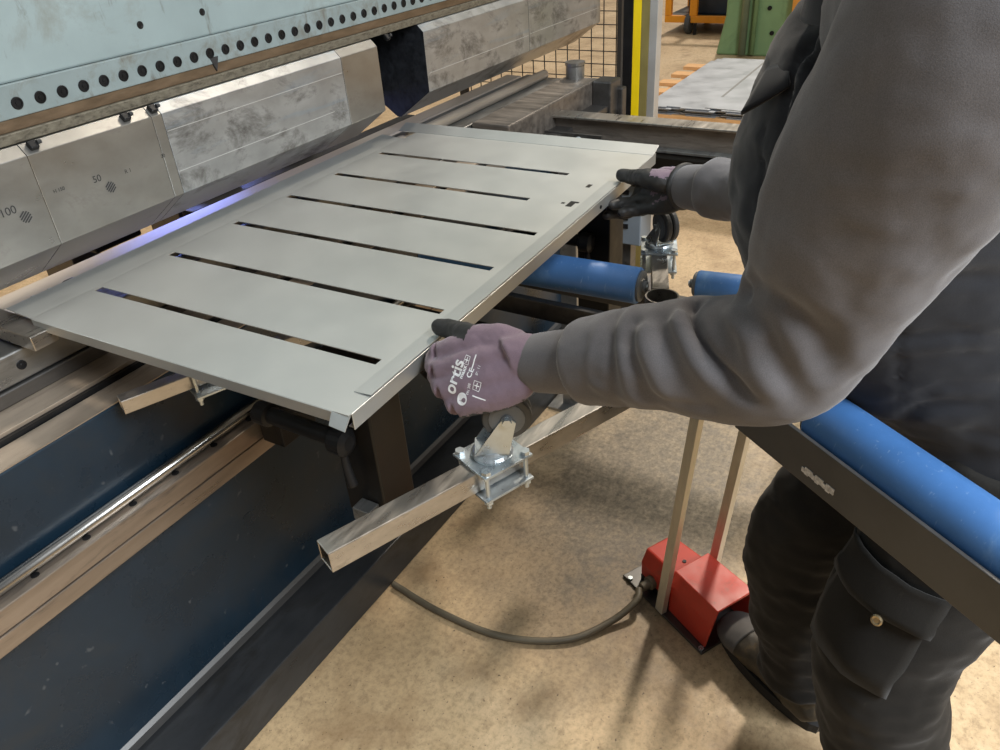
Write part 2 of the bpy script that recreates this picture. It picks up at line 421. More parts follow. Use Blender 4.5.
for k in range(-1, 56):
    x = .7504 + .0428*k; p = (x, YR-.0012, 1.3267)
    bm = BM(); lathe(bm, p, (0,-1,0), [(-.004,.0105),(0,.0105),(.0012,.0096),(.0012,.0074),(-.0005,.0068),(-.0005,.0034),(.0008,.003),(.0008,.0)], 20)
    part('bolt', bm, 'black')
for px, py in ((140,25),(202,12)):
    p = ony(px, py, YR+.006); bm = BM(); lathe(bm, p+V((0,.004,0)), (0,-1,0), [(0,.007),(.005,.007),(.005,.005),(.0045,.004)], 16)
    part('bolt_hole', bm, 'black')
p = ony(215, 64, YR); bm = BM()
vs = [(p.x-.011,p.z+.014),(p.x+.012,p.z+.014),(p.x+.001,p.z-.014)]
a = [bm.verts.new((x,YR-.0015,z)) for x,z in vs]; c = [bm.verts.new((x,YR+.004,z)) for x,z in vs]
bm.faces.new(a); bm.faces.new(c[::-1])
for i in range(3): bm.faces.new((a[i],a[(i+1)%3],c[(i+1)%3],c[i]))
part('centre_mark', bm, 'base')
bm = BM(); box(bm, X0-.2, X0-.02, 1.45, 2.5, 0, 2.6); part('side_frame', bm, 'aqua', bev=.006)
# lower bed
bm = BM(); box(bm, X0, X1, 1.086, 1.25, 0, .120); part('base_plate', bm, 'base', bev=.003)
bm = BM(); prism_x(bm, [(1.208,.120),(1.2,.128),(1.2,.150),(1.208,.158),(1.26,.158),(1.26,.12)], X0, X1); part('base_lip', bm, 'liplight')
bm = BM(); box(bm, X0, X1, 1.208, 1.55, .12, .672); part('bed_panel', bm, 'navy', bev=.003)
bm = BM(); box(bm, X0, X1, 1.166, 1.208, .621, .664); box(bm, X0, X1, 1.170, 1.208, .579, .615); box(bm, X0, X1, 1.176, 1.208, .615, .621)
part('guide_rail', bm, 'rail', bev=.002)
for k in range(-3, 22):
    x = ony(34, 574, 1.19).x + .098*k
    bm = BM(); cyl(bm, (x,1.188,.655), (x,1.188,.6646), .0072, n=18); part('rail_hole', bm, 'black')
bm = BM(); cyl(bm, (X0,1.1995,.676), (X1,1.1995,.676), .0125, n=24); part('guide_rod', bm, 'chrome', smooth=True)
bm = BM(); box(bm, X0, X1, 1.220, 1.55, .672, .845); part('upper_panel', bm, 'navy', bev=.003)
bm = BM(); box(bm, X0, X1, 1.222, 1.284, .845, .8475); part('tan_ledge', bm, 'bedstrip')
bm = BM(); box(bm, X0, X1, 1.288, 1.60, .845, .856); part('slot_floor', bm, 'black')
bm = BM(); box(bm, X0, X1, 1.296, 1.365, .856, .864); part('tan_table_strip', bm, 'bedstrip', bev=.001)
bm = BM(); box(bm, X0, X1, 1.361, 1.40, .864, .893); part('table_bar', bm, 'darksteel', bev=.003)
bm = BM(); box(bm, X0, X1, 1.366, 1.4605, .895, .952); part('die_clamp_plate', bm, 'greysteel', bev=.003)
for k in range(7):
    x = ony(22, 366, 1.366).x + .36*k
    bm = BM(); lathe(bm, (x,1.3645,.924), (0,-1,0), [(-.003,.0085),(.0015,.0085),(.0015,.006),(-.0002,.0055),(-.0002,.003),(.001,.0)], 18)
    part('clamp_bolt', bm, 'black')
bm = BM(); box(bm, X0, X1-.05, 1.4615, 1.62, .60, .934); part('die_bed', bm, 'darksteel', bev=.004)
# far end of the lower beam
bm = BM(); box(bm, 2.06, 2.72, 1.225, 1.36, .855, .960); part('table_block', bm, 'darkbrown', bev=.005)
bm = BM(); lathe(bm, (2.70,1.31,.955), (0,0,1), [(0,.034),(.048,.034),(.052,.037),(.062,.037),(.062,.03)], 24); part('end_cap', bm, 'greysteel', smooth=False)
bm = BM(); box(bm, 2.66, 2.75, 1.15, 1.225, .83, .962); box(bm, 2.72, 2.76, 1.13, 1.2, .80, .93); part('end_block', bm, 'darksteel', bev=.006)
bm = BM(); box(bm, 2.10, 2.66, 1.16, 1.225, .858, .88); part('end_shelf', bm, 'darksteel', bev=.003)

bm = BM(); box(bm, 1.22, 2.2, 1.68, 1.73, .78, .925); part('back_gauge_beam', bm, 'black', bev=.004)
# back gauge seen under the tools
for i, x in enumerate((1.02, 1.36, 1.66)):
    t = thing('back_gauge_finger', (x, 1.95, 0), ['dark back gauge finger behind the left part of the sheet','dark back gauge finger behind the middle of the sheet edge','dark back gauge finger behind the far corner of the sheet'][i], 'back gauge', 'back gauge fingers behind the tools')
    bm = BM(); box(bm, x-.03, x+.05, 1.90, 2.05, 0, .90); obj('post', bm, 'darksteel', t, bev=.004)
    bm = BM(); box(bm, x-.05, x+.08, 1.74, 2.02, .90, .955); obj('finger', bm, 'black', t, bev=.006)

# ------------------------------------------------------------------ lower die
ld = thing('lower_die', (1.1, 1.50, .935), 'long pale steel lower die with rounded front edge under the forming tools', 'die')
bm = BM(); prism_x(bm, [(1.462,.935),(1.462,.944),(1.505,.9555),(1.523,.938),(1.541,.9555),(1.60,.957),(1.60,.935)], X0, X1-.02)
obj('die_body', bm, 'diesteel', ld)
bm = BM(); cyl(bm, (.95,1.432,.9695), (2.69,1.432,.9695), .0165, n=24); obj('front_bar', bm, 'diesteel', ld, smooth=True)
bm = BM(); box(bm, 1.80, 2.66, 1.463, 1.49, .957, .972); obj('top_strip', bm, 'greysteel', ld, bev=.002)
t = thing('die_latch', (.69,1.45,.955), 'small dark chrome latch beside the near corner of the sheet', 'latch')
bm = BM(); cyl(bm, (.655,1.476,.970), (.735,1.476,.970), .012, n=18); obj('latch_body', bm, 'base', t, smooth=True)
bm = BM(); lathe(bm, (.735,1.476,.970), (1,0,0), [(0,.0125),(.006,.015),(.022,.015),(.028,.010)], 18); obj('latch_knob', bm, 'base', t, smooth=True)
for xx in (.67,.705):
    bm = BM(); lathe(bm, (xx,1.476,.970), (1,0,0), [(0,.0135),(.006,.0135)], 18); obj('latch_ring', bm, 'zinc', t)

# ------------------------------------------------------------------ upper forming tools
PROF = [(1.400,1.083),(1.400,1.246),(1.418,1.264),(1.625,1.264),(1.643,1.246),(1.643,1.083),(1.531,1.003),(1.515,1.0035)]
cuts = [(-.50,.722,'plain'),(.7225,.983,'plain'),(.9835,1.007,'plain'),(1.0075,1.555,'worn'),(1.5555,1.702,'plain'),(1.912,2.527,'worn'),(2.528,3.12,'worn')]
labs = ['clean grey forming tool at the left edge, etched 100',
 'clean grey forming tool with etched ring mark, right of the one etched 100',
 'thin clean steel spacer tool between the clean tool and the stained one',
 'long stained forming tool with blue sheen and horizontal scratch lines',
 'short plain forming tool just before the dark gap in the row',
 'long worn forming tool just beyond the dark gap',
 'far end forming tool nearest the wire fence']
tools = []
for (a, c, k), lb in zip(cuts, labs):
    t = thing('forming_tool', ((a+c)/2, 1.52, 1.0), lb, 'press tool', 'upper forming tools hanging in a row')
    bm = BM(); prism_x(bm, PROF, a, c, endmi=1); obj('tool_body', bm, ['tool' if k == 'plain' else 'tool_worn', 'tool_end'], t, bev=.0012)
    tools.append(t)
def clip(x, t):
    bm = BM(); obox(bm, (x,1.4065,1.2585), V((1,0,0)), V((0,.707,.707)), V((0,-.707,.707)), .008, .008, .005); o = obj('lock_button', bm, 'black', t, bev=.002)
    bm = BM(); cyl(bm, (x+.007,1.403,1.262), (x+.014,1.403,1.262), .004, n=14); obj('button_pin', bm, 'base', o)
for px, py, ti in ((33,146,1),(125,116,1),(145,110,2),(388,45,4)):
    clip(ony(px, py, 1.4065).x if ti != 2 else .996, tools[ti])
def face_text(s, px, py, size, par, mat='black_print', y=1.3994):
    p = ony(px, py, y); b = text_mesh(s, size)
    for v in b.verts: v.co = V((p.x+v.co.x, y-.0002, p.z+v.co.y))
    return obj('etched_mark', b, mat, par)
def hatch(px, py, r, par):
    p = ony(px, py, 1.3992); b = BM()
    for k in range(-2, 3):
        hw = math.sqrt(max(0, 1-(k/2.6)**2))*r; d = k*r*.42
        ax = V((.78,0,.62)); nn = V((-.62,0,.78)); q = V((p.x,1.3992,p.z))+nn*d
        vs = [b.verts.new(q+ax*(sx*hw)+nn*(sz*r*.12)) for sx, sz in ((-1,-1),(1,-1),(1,1),(-1,1))]; b.faces.new(vs)
    obj('etched_logo', b, 'black_print', par)
face_text('100', 8, 212, .020, tools[0]); hatch(26, 217, .010, tools[0])
face_text('50', 97, 179, .018, tools[1]); hatch(111, 187, .010, tools[1])
face_text('H 150', 59, 190, .009, tools[1]); face_text('R 1', 128, 171, .011, tools[1])
face_text('20', 163, 156, .010, tools[2])
def groove(z, x0, x1, par):
    b = BM(); box(b, x0, x1, 1.3988, 1.4015, z-.0006, z+.0006); obj('scribe_line', b, 'alu', par)
groove(ony(165,132,1.4).z, 1.01, 1.55, tools[3]); groove(ony(175,173,1.4).z, 1.01, 1.50, tools[3])
groove(ony(430,73,1.4).z, 1.92, 2.52, tools[5]); groove(ony(540,30,1.4).z, 2.53, 3.1, tools[6])

# ------------------------------------------------------------------ the sheet being held
sp_ = thing('sheet_metal_panel', (1.22, 1.0, 1.0), 'large grey galvanised sheet metal panel with six long slots held over the press', 'sheet metal')
XA, XB, YA, YB, ZS = .604, 1.80, .655, 1.362, 1.0
T = .0016
slots = []
ROTS = math.radians(1.3); PIV = V((1.22,1.0,1.0))
def unrot(p): return PIV + Matrix.Rotation(-ROTS, 3, 'Z') @ (V(p)-PIV)
for (ax_, ay_), (bx_, by_) in (((95,290),(381,360)),((170,254),(443,311)),((234,223),(493,268)),((288,196),(536,234)),((335,174),(529,199)),((378,154),(570,173))):
    p = unrot(onz(ax_, ay_, ZS)); q = unrot(onz(bx_, by_, ZS)); slots.append(((p.x+q.x)/2, min(p.y,q.y), max(p.y,q.y)))
SW = .0082
xs = sorted({XA, XB} | {s[0]-SW for s in slots} | {s[0]+SW for s in slots})
bm = BM()
# small odd cut-outs near the far right corner
hp = [unrot(onz(571,204,ZS)), unrot(onz(563,203,ZS)), unrot(onz(589,186,ZS))]
for i in range(len(xs)-1):
    xa, xb = xs[i], xs[i+1]; s = [q for q in slots if abs((xa+xb)/2-q[0]) < 1e-4]
    ys = [YA, s[0][1], s[0][2], YB] if s else [YA, YB]
    for j in range(len(ys)-1):
        if s and j == 1: continue
        box(bm, xa, xb, ys[j], ys[j+1], ZS-T, ZS)
bmesh.ops.remove_doubles(bm, verts=bm.verts, dist=1e-5)
obj('panel_face', bm, 'sheet', sp_)
# near edge flange (down), machine-side flange (slight bend down), far flange (up), worker-side flange with hem
bm = BM(); box(bm, XA-T, XA, YA+.03, YB, ZS-.019, ZS); obj('near_flange', bm, 'sheet', sp_, bev=.0006)
bm = BM(); vs = []
prof = [(YB,ZS),(YB+.004,ZS-.0004),(YB+.026,ZS+.0012),(YB+.073,ZS+.0058)]
a = [[bm.verts.new((x,y,z)) for y,z in prof] for x in (XA+.001, XB-.06)]
c = [[bm.verts.new((x,y,z-T)) for y,z in prof] for x in (XA+.001, XB-.06)]
for k in range(3):
    bm.faces.new((a[0][k],a[1][k],a[1][k+1],a[0][k+1])); bm.faces.new((c[0][k],c[0][k+1],c[1][k+1],c[1][k]))
    bm.faces.new((a[0][k],a[0][k+1],c[0][k+1],c[0][k])); bm.faces.new((a[1][k],c[1][k],c[1][k+1],a[1][k+1]))
bm.faces.new((a[0][3],a[1][3],c[1][3],c[0][3])); bm.faces.new((a[0][0],c[0][0],c[1][0],a[1][0]))
obj('machine_flange', bm, 'sheet', sp_)
bm = BM(); obox(bm, (XB+.021,(YA+YB)/2+.03,ZS+.0065), V((.95,0,.30)), V((0,1,0)), V((-.30,0,.95)), .022, .385, T/2); obj('far_flange', bm, 'sheet', sp_, bev=.0005)
bm = BM(); box(bm, XA+.005, XB+.02, YA-T, YA, ZS-.027, ZS); box(bm, XA+.008, XB+.02, YA, YA+.012, ZS-.027, ZS-.0255)
obj('worker_flange', bm, 'sheet', sp_, bev=.0006)
bm = BM()
vs = [bm.verts.new(p) for p in ((XA+.05,YA-.001,ZS+.0034),(XA+.05,YA+.030,ZS+.0012),(XB-.21,YA+.030,ZS+.0012),(XB-.21,YA-.001,ZS+.0034))]
lo = [bm.verts.new(v.co-V((0,0,.0014))) for v in vs]
bm.faces.new(vs); bm.faces.new(lo[::-1])
for i in range(4): bm.faces.new((vs[i],lo[i],lo[(i+1)%4],vs[(i+1)%4]))
obj('hem_strip', bm, 'sheet', sp_)
bm = BM()   # bent corner tab at the near corner
vs = [(XA,YA+.03,ZS),(XA+.004,YA,ZS),(XA-.013,YA+.001,ZS-.019),(XA-.013,YA+.028,ZS-.016)]
a = [bm.verts.new(p) for p in vs]; c = [bm.verts.new(V(p)-V((-.001,0,T))) for p in vs]
bm.faces.new(a); bm.faces.new(c[::-1])
for i in range(4): bm.faces.new((a[i],c[i],c[(i+1)%4],a[(i+1)%4]))
obj('corner_tab', bm, 'sheet', sp_)
for p, sx_, sy in ((hp[0],.016,.007),(hp[1],.004,.004),(hp[2],.010,.005)): 
    bm = BM(); box(bm, p.x-sx_, p.x+sx_, p.y-sy, p.y+sy, ZS-.0005, ZS+.0003)
    if sx_ > .015: box(bm, p.x+.008, p.x+sx_, p.y-sy-.006, p.y-sy, ZS-.0005, ZS+.0003)
    obj('notch_mark', bm, 'brownblack', sp_)
bm = BM(); q = unrot(onz(592,207,ZS)); cyl(bm, (q.x+.04,YA-.0035,ZS-.014), (q.x+.04,YA-.001,ZS-.014), .004, n=14); obj('rivet_hole', bm, 'black', sp_)

sp_.rotation_euler.z = ROTS
# ------------------------------------------------------------------ hall shell
bm = BM(); box(bm, 21.8, 22, -9, 14, 0, 6); setp(obj('wall_far', bm, 'alu'), kind='structure')
bm = BM(); box(bm, -8, 22, 13.8, 14, 0, 6); setp(obj('wall_left', bm, 'alu'), kind='structure')

XX, YY, ZZ = V((1,0,0)), V((0,1,0)), V((0,0,1))
def hollow(bm, p, q, w, h, t=.003, up=ZZ):
    """square steel tube from p to q, open at p"""
    p, q = V(p), V(q); d = (q-p).normalized(); s = d.cross(up).normalized(); u = s.cross(d)
    def ring(c, hw, hh): return [bm.verts.new(c+s*(a*hw)+u*(b_*hh)) for a, b_ in ((-1,-1),(1,-1),(1,1),(-1,1))]
    A = ring(p, w/2, h/2); B = ring(q, w/2, h/2); a = ring(p, w/2-t, h/2-t); b_ = ring(q, w/2-t, h/2-t)
    for i in range(4):
        j = (i+1)%4
        bm.faces.new((A[i],A[j],B[j],B[i])); bm.faces.new((a[i],b_[i],b_[j],a[j]))
        bm.faces.new((A[i],a[i],a[j],A[j])); bm.faces.new((B[i],B[j],b_[j],b_[i]))

def caster(par, c, d, hh=.066, yaw=0., axle=None):
    """caster bolted wheel-up on a tube: c = top centre of the tube, d = tube direction"""
    d = V(d).normalized(); s = d.cross(ZZ).normalized(); c = V(c)
    bm = BM(); obox(bm, c+ZZ*.003, d, s, ZZ, .046, .042, .0025); pl = obj('caster_plate', bm, 'zinc', par, bev=.001)
    bm = BM(); obox(bm, c-ZZ*.042, d, s, ZZ, .046, .042, .0025); obj('clamp_plate', bm, 'zinc', par, bev=.001)
    for a in (-1,1):
        for b_ in (-1,1):
            p = c+d*(a*.037)+s*(b_*.034)
            bm = BM(); cyl(bm, p-ZZ*.060, p+ZZ*.011, .0038, n=10); cyl(bm, p-ZZ*.0505, p-ZZ*.0446, .0075, n=6); cyl(bm, p+ZZ*.0056, p+ZZ*.0125, .0078, n=6)
            obj('bolt', bm, 'zinc', par)
    bm = BM(); lathe(bm, c+ZZ*.006, ZZ, [(0,.031),(.006,.033),(.010,.030),(.012,.026),(.016,.024)], 28); obj('swivel_ring', bm, 'zinc', par, smooth=False)
    if axle is not None: axle = V(axle).normalized(); yaw = math.atan2(-axle.dot(d), axle.dot(s))
    ca, sa = math.cos(yaw), math.sin(yaw); fd = d*ca+s*sa; fs = s*ca-d*sa     # fork forward / axle direction
    wc = c + ZZ*hh + fd*.026
    bm = BM()
    for k in (-1,1):
        o3 = fs*(k*.021); th = fs*.0012
        pts = [c+ZZ*.019-fd*.026, c+ZZ*.019+fd*.026, wc+fd*.013-ZZ*.004, wc+ZZ*.010, wc-fd*.013-ZZ*.004]
        A = [bm.verts.new(p+o3+th) for p in pts]; B = [bm.verts.new(p+o3-th) for p in pts]
        bm.faces.new(A); bm.faces.new(B[::-1])
        for i in range(5): bm.faces.new((A[i],B[i],B[(i+1)%5],A[(i+1)%5]))
    obox(bm, c+ZZ*.020, fd, fs, ZZ, .026, .0222, .0014)
    obj('fork', bm, 'zinc', par)
    for k in (-1,1):
        bm = BM(); q = wc+fs*(k*.0085-.0075)
        lathe(bm, q, fs, [(0,.028),(.001,.0355),(.004,.0375),(.011,.0375),(.014,.0355),(.015,.028)], 32)
        obj('wheel', bm, 'rubber', par, smooth=False)
    for k in (-1,1):
        bm = BM(); lathe(bm, wc+fs*(k*.0163), fs*k, [(-.001,.027),(.001,.027),(.0022,.022),(.0022,.010),(.0045,.009),(.0045,.0)], 24); obj('wheel_hub', bm, 'wheelgrey', par)
    bm = BM(); cyl(bm, wc-fs*.027, wc+fs*.027, .0042, n=12); lathe(bm, wc-fs*.024, -fs, [(0,.0075),(.005,.0075),(.009,.004),(.012,.0)], 6); lathe(bm, wc+fs*.024, fs, [(0,.0075),(.005,.0075)], 6)
    obj('axle', bm, 'zinc', par)

# ---- bare steel tubes with wheel-up casters carrying the sheet
TZ = .85
A0 = onz(316, 540, TZ); A1 = onz(575, 404, TZ); td = (A1-A0); td.z = 0; td.normalize()
tw = .036
t1 = thing('caster_rail', A0, 'bare steel square tube with a zinc caster beneath the mauve left glove', 'support rail', 'caster rails under the sheet')
bm = BM(); a = A0 + V((td.y,-td.x,0))*tw*.5 - ZZ*tw/2; hollow(bm, a, a+td*.80, tw, tw); obj('tube', bm, 'tube', t1, bev=.002)
cc = a + td*(.292) + ZZ*tw/2
caster(t1, cc, td, .080, yaw=.64)
B0 = onz(118, 398, .875); t2 = thing('caster_rail', B0, 'short steel square tube end showing beneath the near edge of the sheet', 'support rail', 'caster rails under the sheet')
a = V((B0.x, B0.y, .86)); hollow_d = V((td.x, td.y, 0)); bm = BM(); hollow(bm, a, a+hollow_d*.52, .028, .028); obj('tube', bm, 'tube', t2, bev=.002)
for k in (.125, .20):
    bm = BM(); p = a+hollow_d*k+V((td.y,-td.x,0))*.026; cyl(bm, p-ZZ*.045, p+ZZ*.03, .0038, n=10); cyl(bm, p-ZZ*.034, p-ZZ*.027, .0078, n=6); obj('bolt', bm, 'zinc', t2)
    bm = BM(); 
bm = BM(); obox(bm, a+hollow_d*.163-ZZ*.022, hollow_d, V((td.y,-td.x,0)), ZZ, .046, .042, .0025); obj('clamp_plate', bm, 'zinc', t2, bev=.001)

hub = onz(662, 297, .865)
c2 = onz(659, 248, .843)
t3 = thing('caster_rail', c2, 'steel tube with a grey twin wheel caster standing up below the right glove', 'support rail', 'caster rails under the sheet')
d3 = (hub-c2); d3.z = 0; L3 = d3.length; d3.normalize()
a = V((c2.x, c2.y, .843-.018)) - d3*.05; bm = BM(); hollow(bm, a, a+d3*(L3+.05-.085), .036, .036); obj('tube', bm, 'tube', t3, bev=.002)
caster(t3, a+d3*.05+ZZ*.018, d3, .066, axle=(-.75,.66,0))

# ---- blue roller frames
def roller(par, p, q, r, ext=.045):
    p, q = V(p), V(q); d = (q-p).normalized(); L = (q-p).length
    bm = BM(); lathe(bm, p, d, [(0,r*.93),(.004,r),(L-.004,r),(L,r*.93)], 48); o = obj('roller', bm, 'roller', par, smooth=False)
    for f in o.data.polygons: f.use_smooth = len(f.vertices) == 4
    for e, s in ((p,-1),(q,1)):
        bm = BM(); lathe(bm, e+d*(s*-.001), d*s, [(0,r*.86),(.006,r*.86),(.009,r*.7),(.009,r*.34),(.016,r*.3),(.016,.0)], 28); obj('roller_cap', bm, 'wheelgrey', par)
    bm = BM(); cyl(bm, p-d*min(ext,.018), q+d*ext, .006, n=14); obj('axle', bm, 'zinc', par)
R1 = onz(640, 286, .835); r1 = thing('roller_frame', (R1.x, R1.y+.3, .8), 'blue plastic roller in a dark steel frame passing under the sheet between the gloved hands', 'roller', 'blue support rollers')
roller(r1, R1, R1+V((-.025,.55,0)), .040)
bm = BM(); x0 = R1.x-.085
obox(bm, (x0, R1.y+.24, .778), XX, YY, ZZ, .010, .34, .022); obj('frame_bar', bm, 'darksteel', r1, bev=.002)
bm = BM(); obox(bm, (x0-.10, R1.y+.24, .72), XX, YY, ZZ, .010, .34, .022); obj('frame_bar', bm, 'darksteel', r1, bev=.002)
bm = BM(); obox(bm, (x0-.05, R1.y+.24, .700), XX, YY, ZZ, .058, .34, .004); obj('frame_web', bm, 'brownblack', r1, bev=.001)
bm = BM(); obox(bm, (R1.x+.06, R1.y+.24, .77), XX, YY, ZZ, .008, .34, .025); obj('frame_bar', bm, 'darksteel', r1, bev=.002)
for y in (R1.y+.57,):
    bm = BM(); obox(bm, (R1.x-.035, y, .79), XX, YY, ZZ, .052, .004, .03); obj('end_plate', bm, 'darksteel', r1, bev=.001)
bm = BM(); ho = []
lathe(bm, (hub.x, hub.y, .70), ZZ, [(0,.034),(.168,.034),(.168,.0305),(.02,.0305)], 36); obj('hub_pipe', bm, 'tube', r1, smooth=False)
# short roller beyond the hub
R3 = onz(697, 284, .84); r3 = thing('roller_frame', (R3.x, R3.y-.1, .8), 'short blue roller end showing past the open pipe, in front of the worker', 'roller', 'blue support rollers')
roller(r3, R3, R3+V((.03,-.22,0)), .030)
for e in (R3+V((.034,-.25,0)),):
    bm = BM(); obox(bm, e-ZZ*.03, XX, YY, ZZ, .022, .004, .045); obj('end_plate', bm, 'darksteel', r3, bev=.001)
bm = BM(); obox(bm, R3+V((.018,-.135,-.074)), XX, YY, ZZ, .022, .118, .004); obj('frame_bar', bm, 'darksteel', r3, bev=.001)
# near frame, between the camera and the worker
BZ = .95
PA = onz(772, 412, BZ); PB = onz(1000, 584, BZ); bd = (PB-PA).normalized(); bn = V((-bd.y, bd.x, 0))
if bn.x < 0: bn = -bn
r2 = thing('roller_frame', PA, 'large blue roller with a dark steel side bar crossing in front of the trousers', 'roller', 'blue support rollers')
q0 = PA + bd*.012; q1 = PB + bd*.30
bm = BM(); mid0 = (q0+q1)/2; q0b = PA - bd*.07; mid = (q0b+q1)/2; obox(bm, mid-ZZ*.036+bn*.003, bd, bn, ZZ, (q1-q0b).length/2, .003, .036); obox(bm, mid-ZZ*.0685+bn*.02, bd, bn, ZZ, (q1-q0b).length/2, .014, .003)
obj('side_bar', bm, 'barsteel', r2, bev=.0012)
roller(r2, q0+bd*.030+bn*.050, q1-bd*.02+bn*.050, .039)
for e in (q1,):
    bm = BM(); obox(bm, e-ZZ*.02+bn*.054, bn, bd, ZZ, .047, .003, .045); obj('end_plate', bm, 'barsteel', r2, bev=.001)
bm = BM(); rl_ = ray(801,470); lb0 = EYE + rl_*((PA-EYE).dot(bn)/rl_.dot(bn)); 
for k in range(9):
    q = lb0 + bd*(.004+.0064*k) - bn*.0006
    obox(bm, q+ZZ*(.004+.001*(k%3)), bd, bn, ZZ, .0026+.0008*((k*7)%3), .0006, .0035+.0012*((k*5)%3))
obj('worn_label', bm, 'label', r2)
bm = BM(); e = q1 - bd*.06 + bn*.054; hollow(bm, V((e.x,e.y,0)), V((e.x,e.y,.88)), .05, .05, up=XX); obj('leg', bm, 'barsteel', r2, bev=.002)
bm = BM(); obox(bm, V((e.x,e.y,.885)), bn, bd, ZZ, .045, .03, .005); obj('leg_bracket', bm, 'barsteel', r2)

# ---- black front support arms riding on the guide rail
def support_arm(x, y, lab, ztop, zbot, wx, mats):
    s = thing('support_arm', (x, y, zbot), lab, 'support arm', 'black sheet support arms')
    P = []
    bm = BM()      # side view (y,z) profile, plate box with a chamfered top
    prof = [(y+.085,zbot),(y,zbot),(y,ztop-.045),(y+.02,ztop),(y+.13,ztop),(y+.085,ztop-.06)]
    prism_x(bm, prof, x, x+wx); obj('upright', bm, mats, s, bev=.003)
    bm = BM(); p = V((x+wx*.6,y+.10,ztop-.06)); q = V((x+.18,1.13,.685)); d = (q-p).normalized(); sd = d.cross(ZZ).normalized()
    obox(bm, (p+q)/2, d, sd, sd.cross(d), (q-p).length/2, .022, .022); obj('arm', bm, 'black', s, bev=.004)
    sx_, sz_ = x-.018, ztop-.118
    bm = BM(); tube(bm, [(sx_,y+.05,sz_),(sx_,y+.13,sz_),(sx_,y+.21,sz_+.001)], .015, 14); obj('spindle', bm, 'black', s, smooth=True)
    bm = BM(); lathe(bm, (sx_,y+.205,sz_), YY, [(0,.014),(.004,.021),(.03,.021),(.034,.014)], 20); obj('spindle_knob', bm, 'black', s)
    bm = BM(); lathe(bm, (sx_,y+.035,sz_-.002), YY, [(0,.012),(.005,.024),(.03,.024),(.035,.014)], 20); obj('clamp_hub', bm, 'black', s)
    bm = BM(); tube(bm, [(sx_-.003,y+.050,sz_-.015),(sx_-.006,y+.046,sz_-.05),(sx_-.008,y+.038,sz_-.085)], lambda t: .006+.003*t, 12); obj('clamp_lever', bm, 'black', s, smooth=True)
    bm = BM(); box(bm, x+.13, x+.23, 1.10, 1.163, .615, .70); obj('carriage', bm, 'black', s, bev=.003)
    return s
px_ = onz(360, 497, .853)
arm_near = support_arm(.723, .715, 'black support arm with clamp lever under the near corner of the sheet',     .970, .675, .080, 'brownblack')
support_arm(1.60, .690, 'black support arm under the far corner of the sheet, beside the right glove', .968, .60, .085, 'black')
bm = BM(); box(bm, .694, .7225, .728, .765, .690, .716)
o = obj('foot_block', bm, 'greysteel', arm_near, bev=.002); o['label'] = 'bare grey steel foot block'

# near square stop bar at the left edge
bm = BM(); q = onz(54, 326, .988); box(bm, q.x-.046, q.x, q.y, q.y+.36, .960, .988)
st_ = obj('stop_bar', bm, 'tube', bev=.002); rebase(st_, (q.x-.02, q.y+.1, .960)); setp(st_, 'short square steel bar pointing outwards beside the near left corner of the sheet', 'bar')
# grey post and cabinet beyond the roller
t = thing('steel_post', (2.05, .92, 0), 'grey square steel post standing behind the blue roller', 'post')
p = onx(572, 245, 2.05); bm = BM(); box(bm, 2.02, 2.08, p.y-.03, p.y+.03, 0.01, .88); obj('post_tube', bm, 'greysteel', t, bev=.003)
bm = BM(); box(bm, 1.98, 2.12, p.y-.07, p.y+.07, 0, .01); obj('foot_plate', bm, 'greysteel', t)
bm = BM(); lathe(bm, (2.02,p.y-.032,.70), -YY, [(0,.012),(.05,.012),(.05,.02),(.07,.02)], 16); obj('clamp_screw', bm, 'black', t)
p = onx(628, 232, 2.35)
t = thing('control_box', (2.4, p.y, 0), 'small grey blue control box with a dark grille seen below the right glove', 'control box')
bm = BM(); box(bm, 2.35, 2.45, p.y-.045, p.y+.075, .50, .80); obj('housing', bm, 'boxblue', t, bev=.004)
bm = BM()
for k in range(6): box(bm, 2.345, 2.352, p.y+.0, p.y+.06, .56+.03*k, .575+.03*k)
obj('grille', bm, 'black', t)
bm = BM(); box(bm, 2.38, 2.43, p.y, p.y+.05, 0, .50); obj('pedestal', bm, 'darksteel', t, bev=.002)

# ---- steel cross beam beyond the sheet
bx = onz(620, 121, .92).x
t = thing('cross_beam', (bx, 1.0, .8), 'oily steel channel beam crossing between the sheet and the stack of blanks', 'beam')
bm = BM(); box(bm, bx, bx+.075, .20, 1.42, .912, .92); obj('top_flange', bm, 'tube', t, bev=.002)
bm = BM(); box(bm, bx+.022, bx+.03, .20, 1.42, .842, .912); obj('web', bm, 'darkbrown', t, bev=.001)
bm = BM(); box(bm, bx-.004, bx+.075, .20, 1.30, .832, .842); obj('bottom_flange', bm, 'greysteel', t, bev=.002)
bm = BM(); box(bm, bx-.03, bx+.05, .20, 1.25, .72, .828); obj('lower_tube', bm, 'brownblack', t, bev=.004)
for y in (.24, 1.18):
    bm = BM(); box(bm, bx+.005, bx+.065, y, y+.06, 0, .72); obj('leg', bm, 'darksteel', t, bev=.003)
    bm = BM(); box(bm, bx+.012, bx+.058, y+.007, y+.053, .828, .832); obj('spacer', bm, 'darksteel', t)
bm = BM(); box(bm, bx-.06, bx-.052, 1.02, 1.36, .845, .885); box(bm, bx-.052, bx+.022, 1.30, 1.36, .845, .885); obj('angle_bracket', bm, 'darksteel', t, bev=.001)
for y in (1.10, 1.285):
    bm = BM(); lathe(bm, (bx-.060,y,.866), -XX, [(-.006,.011),(.004,.011),(.008,.007),(.008,.0)], 16); obj('bracket_bolt', bm, 'zinc', t)
bm = BM(); box(bm, bx-.02, bx+.06, 1.34, 1.42, .825, .908); obj('end_clamp', bm, 'black', t, bev=.003)

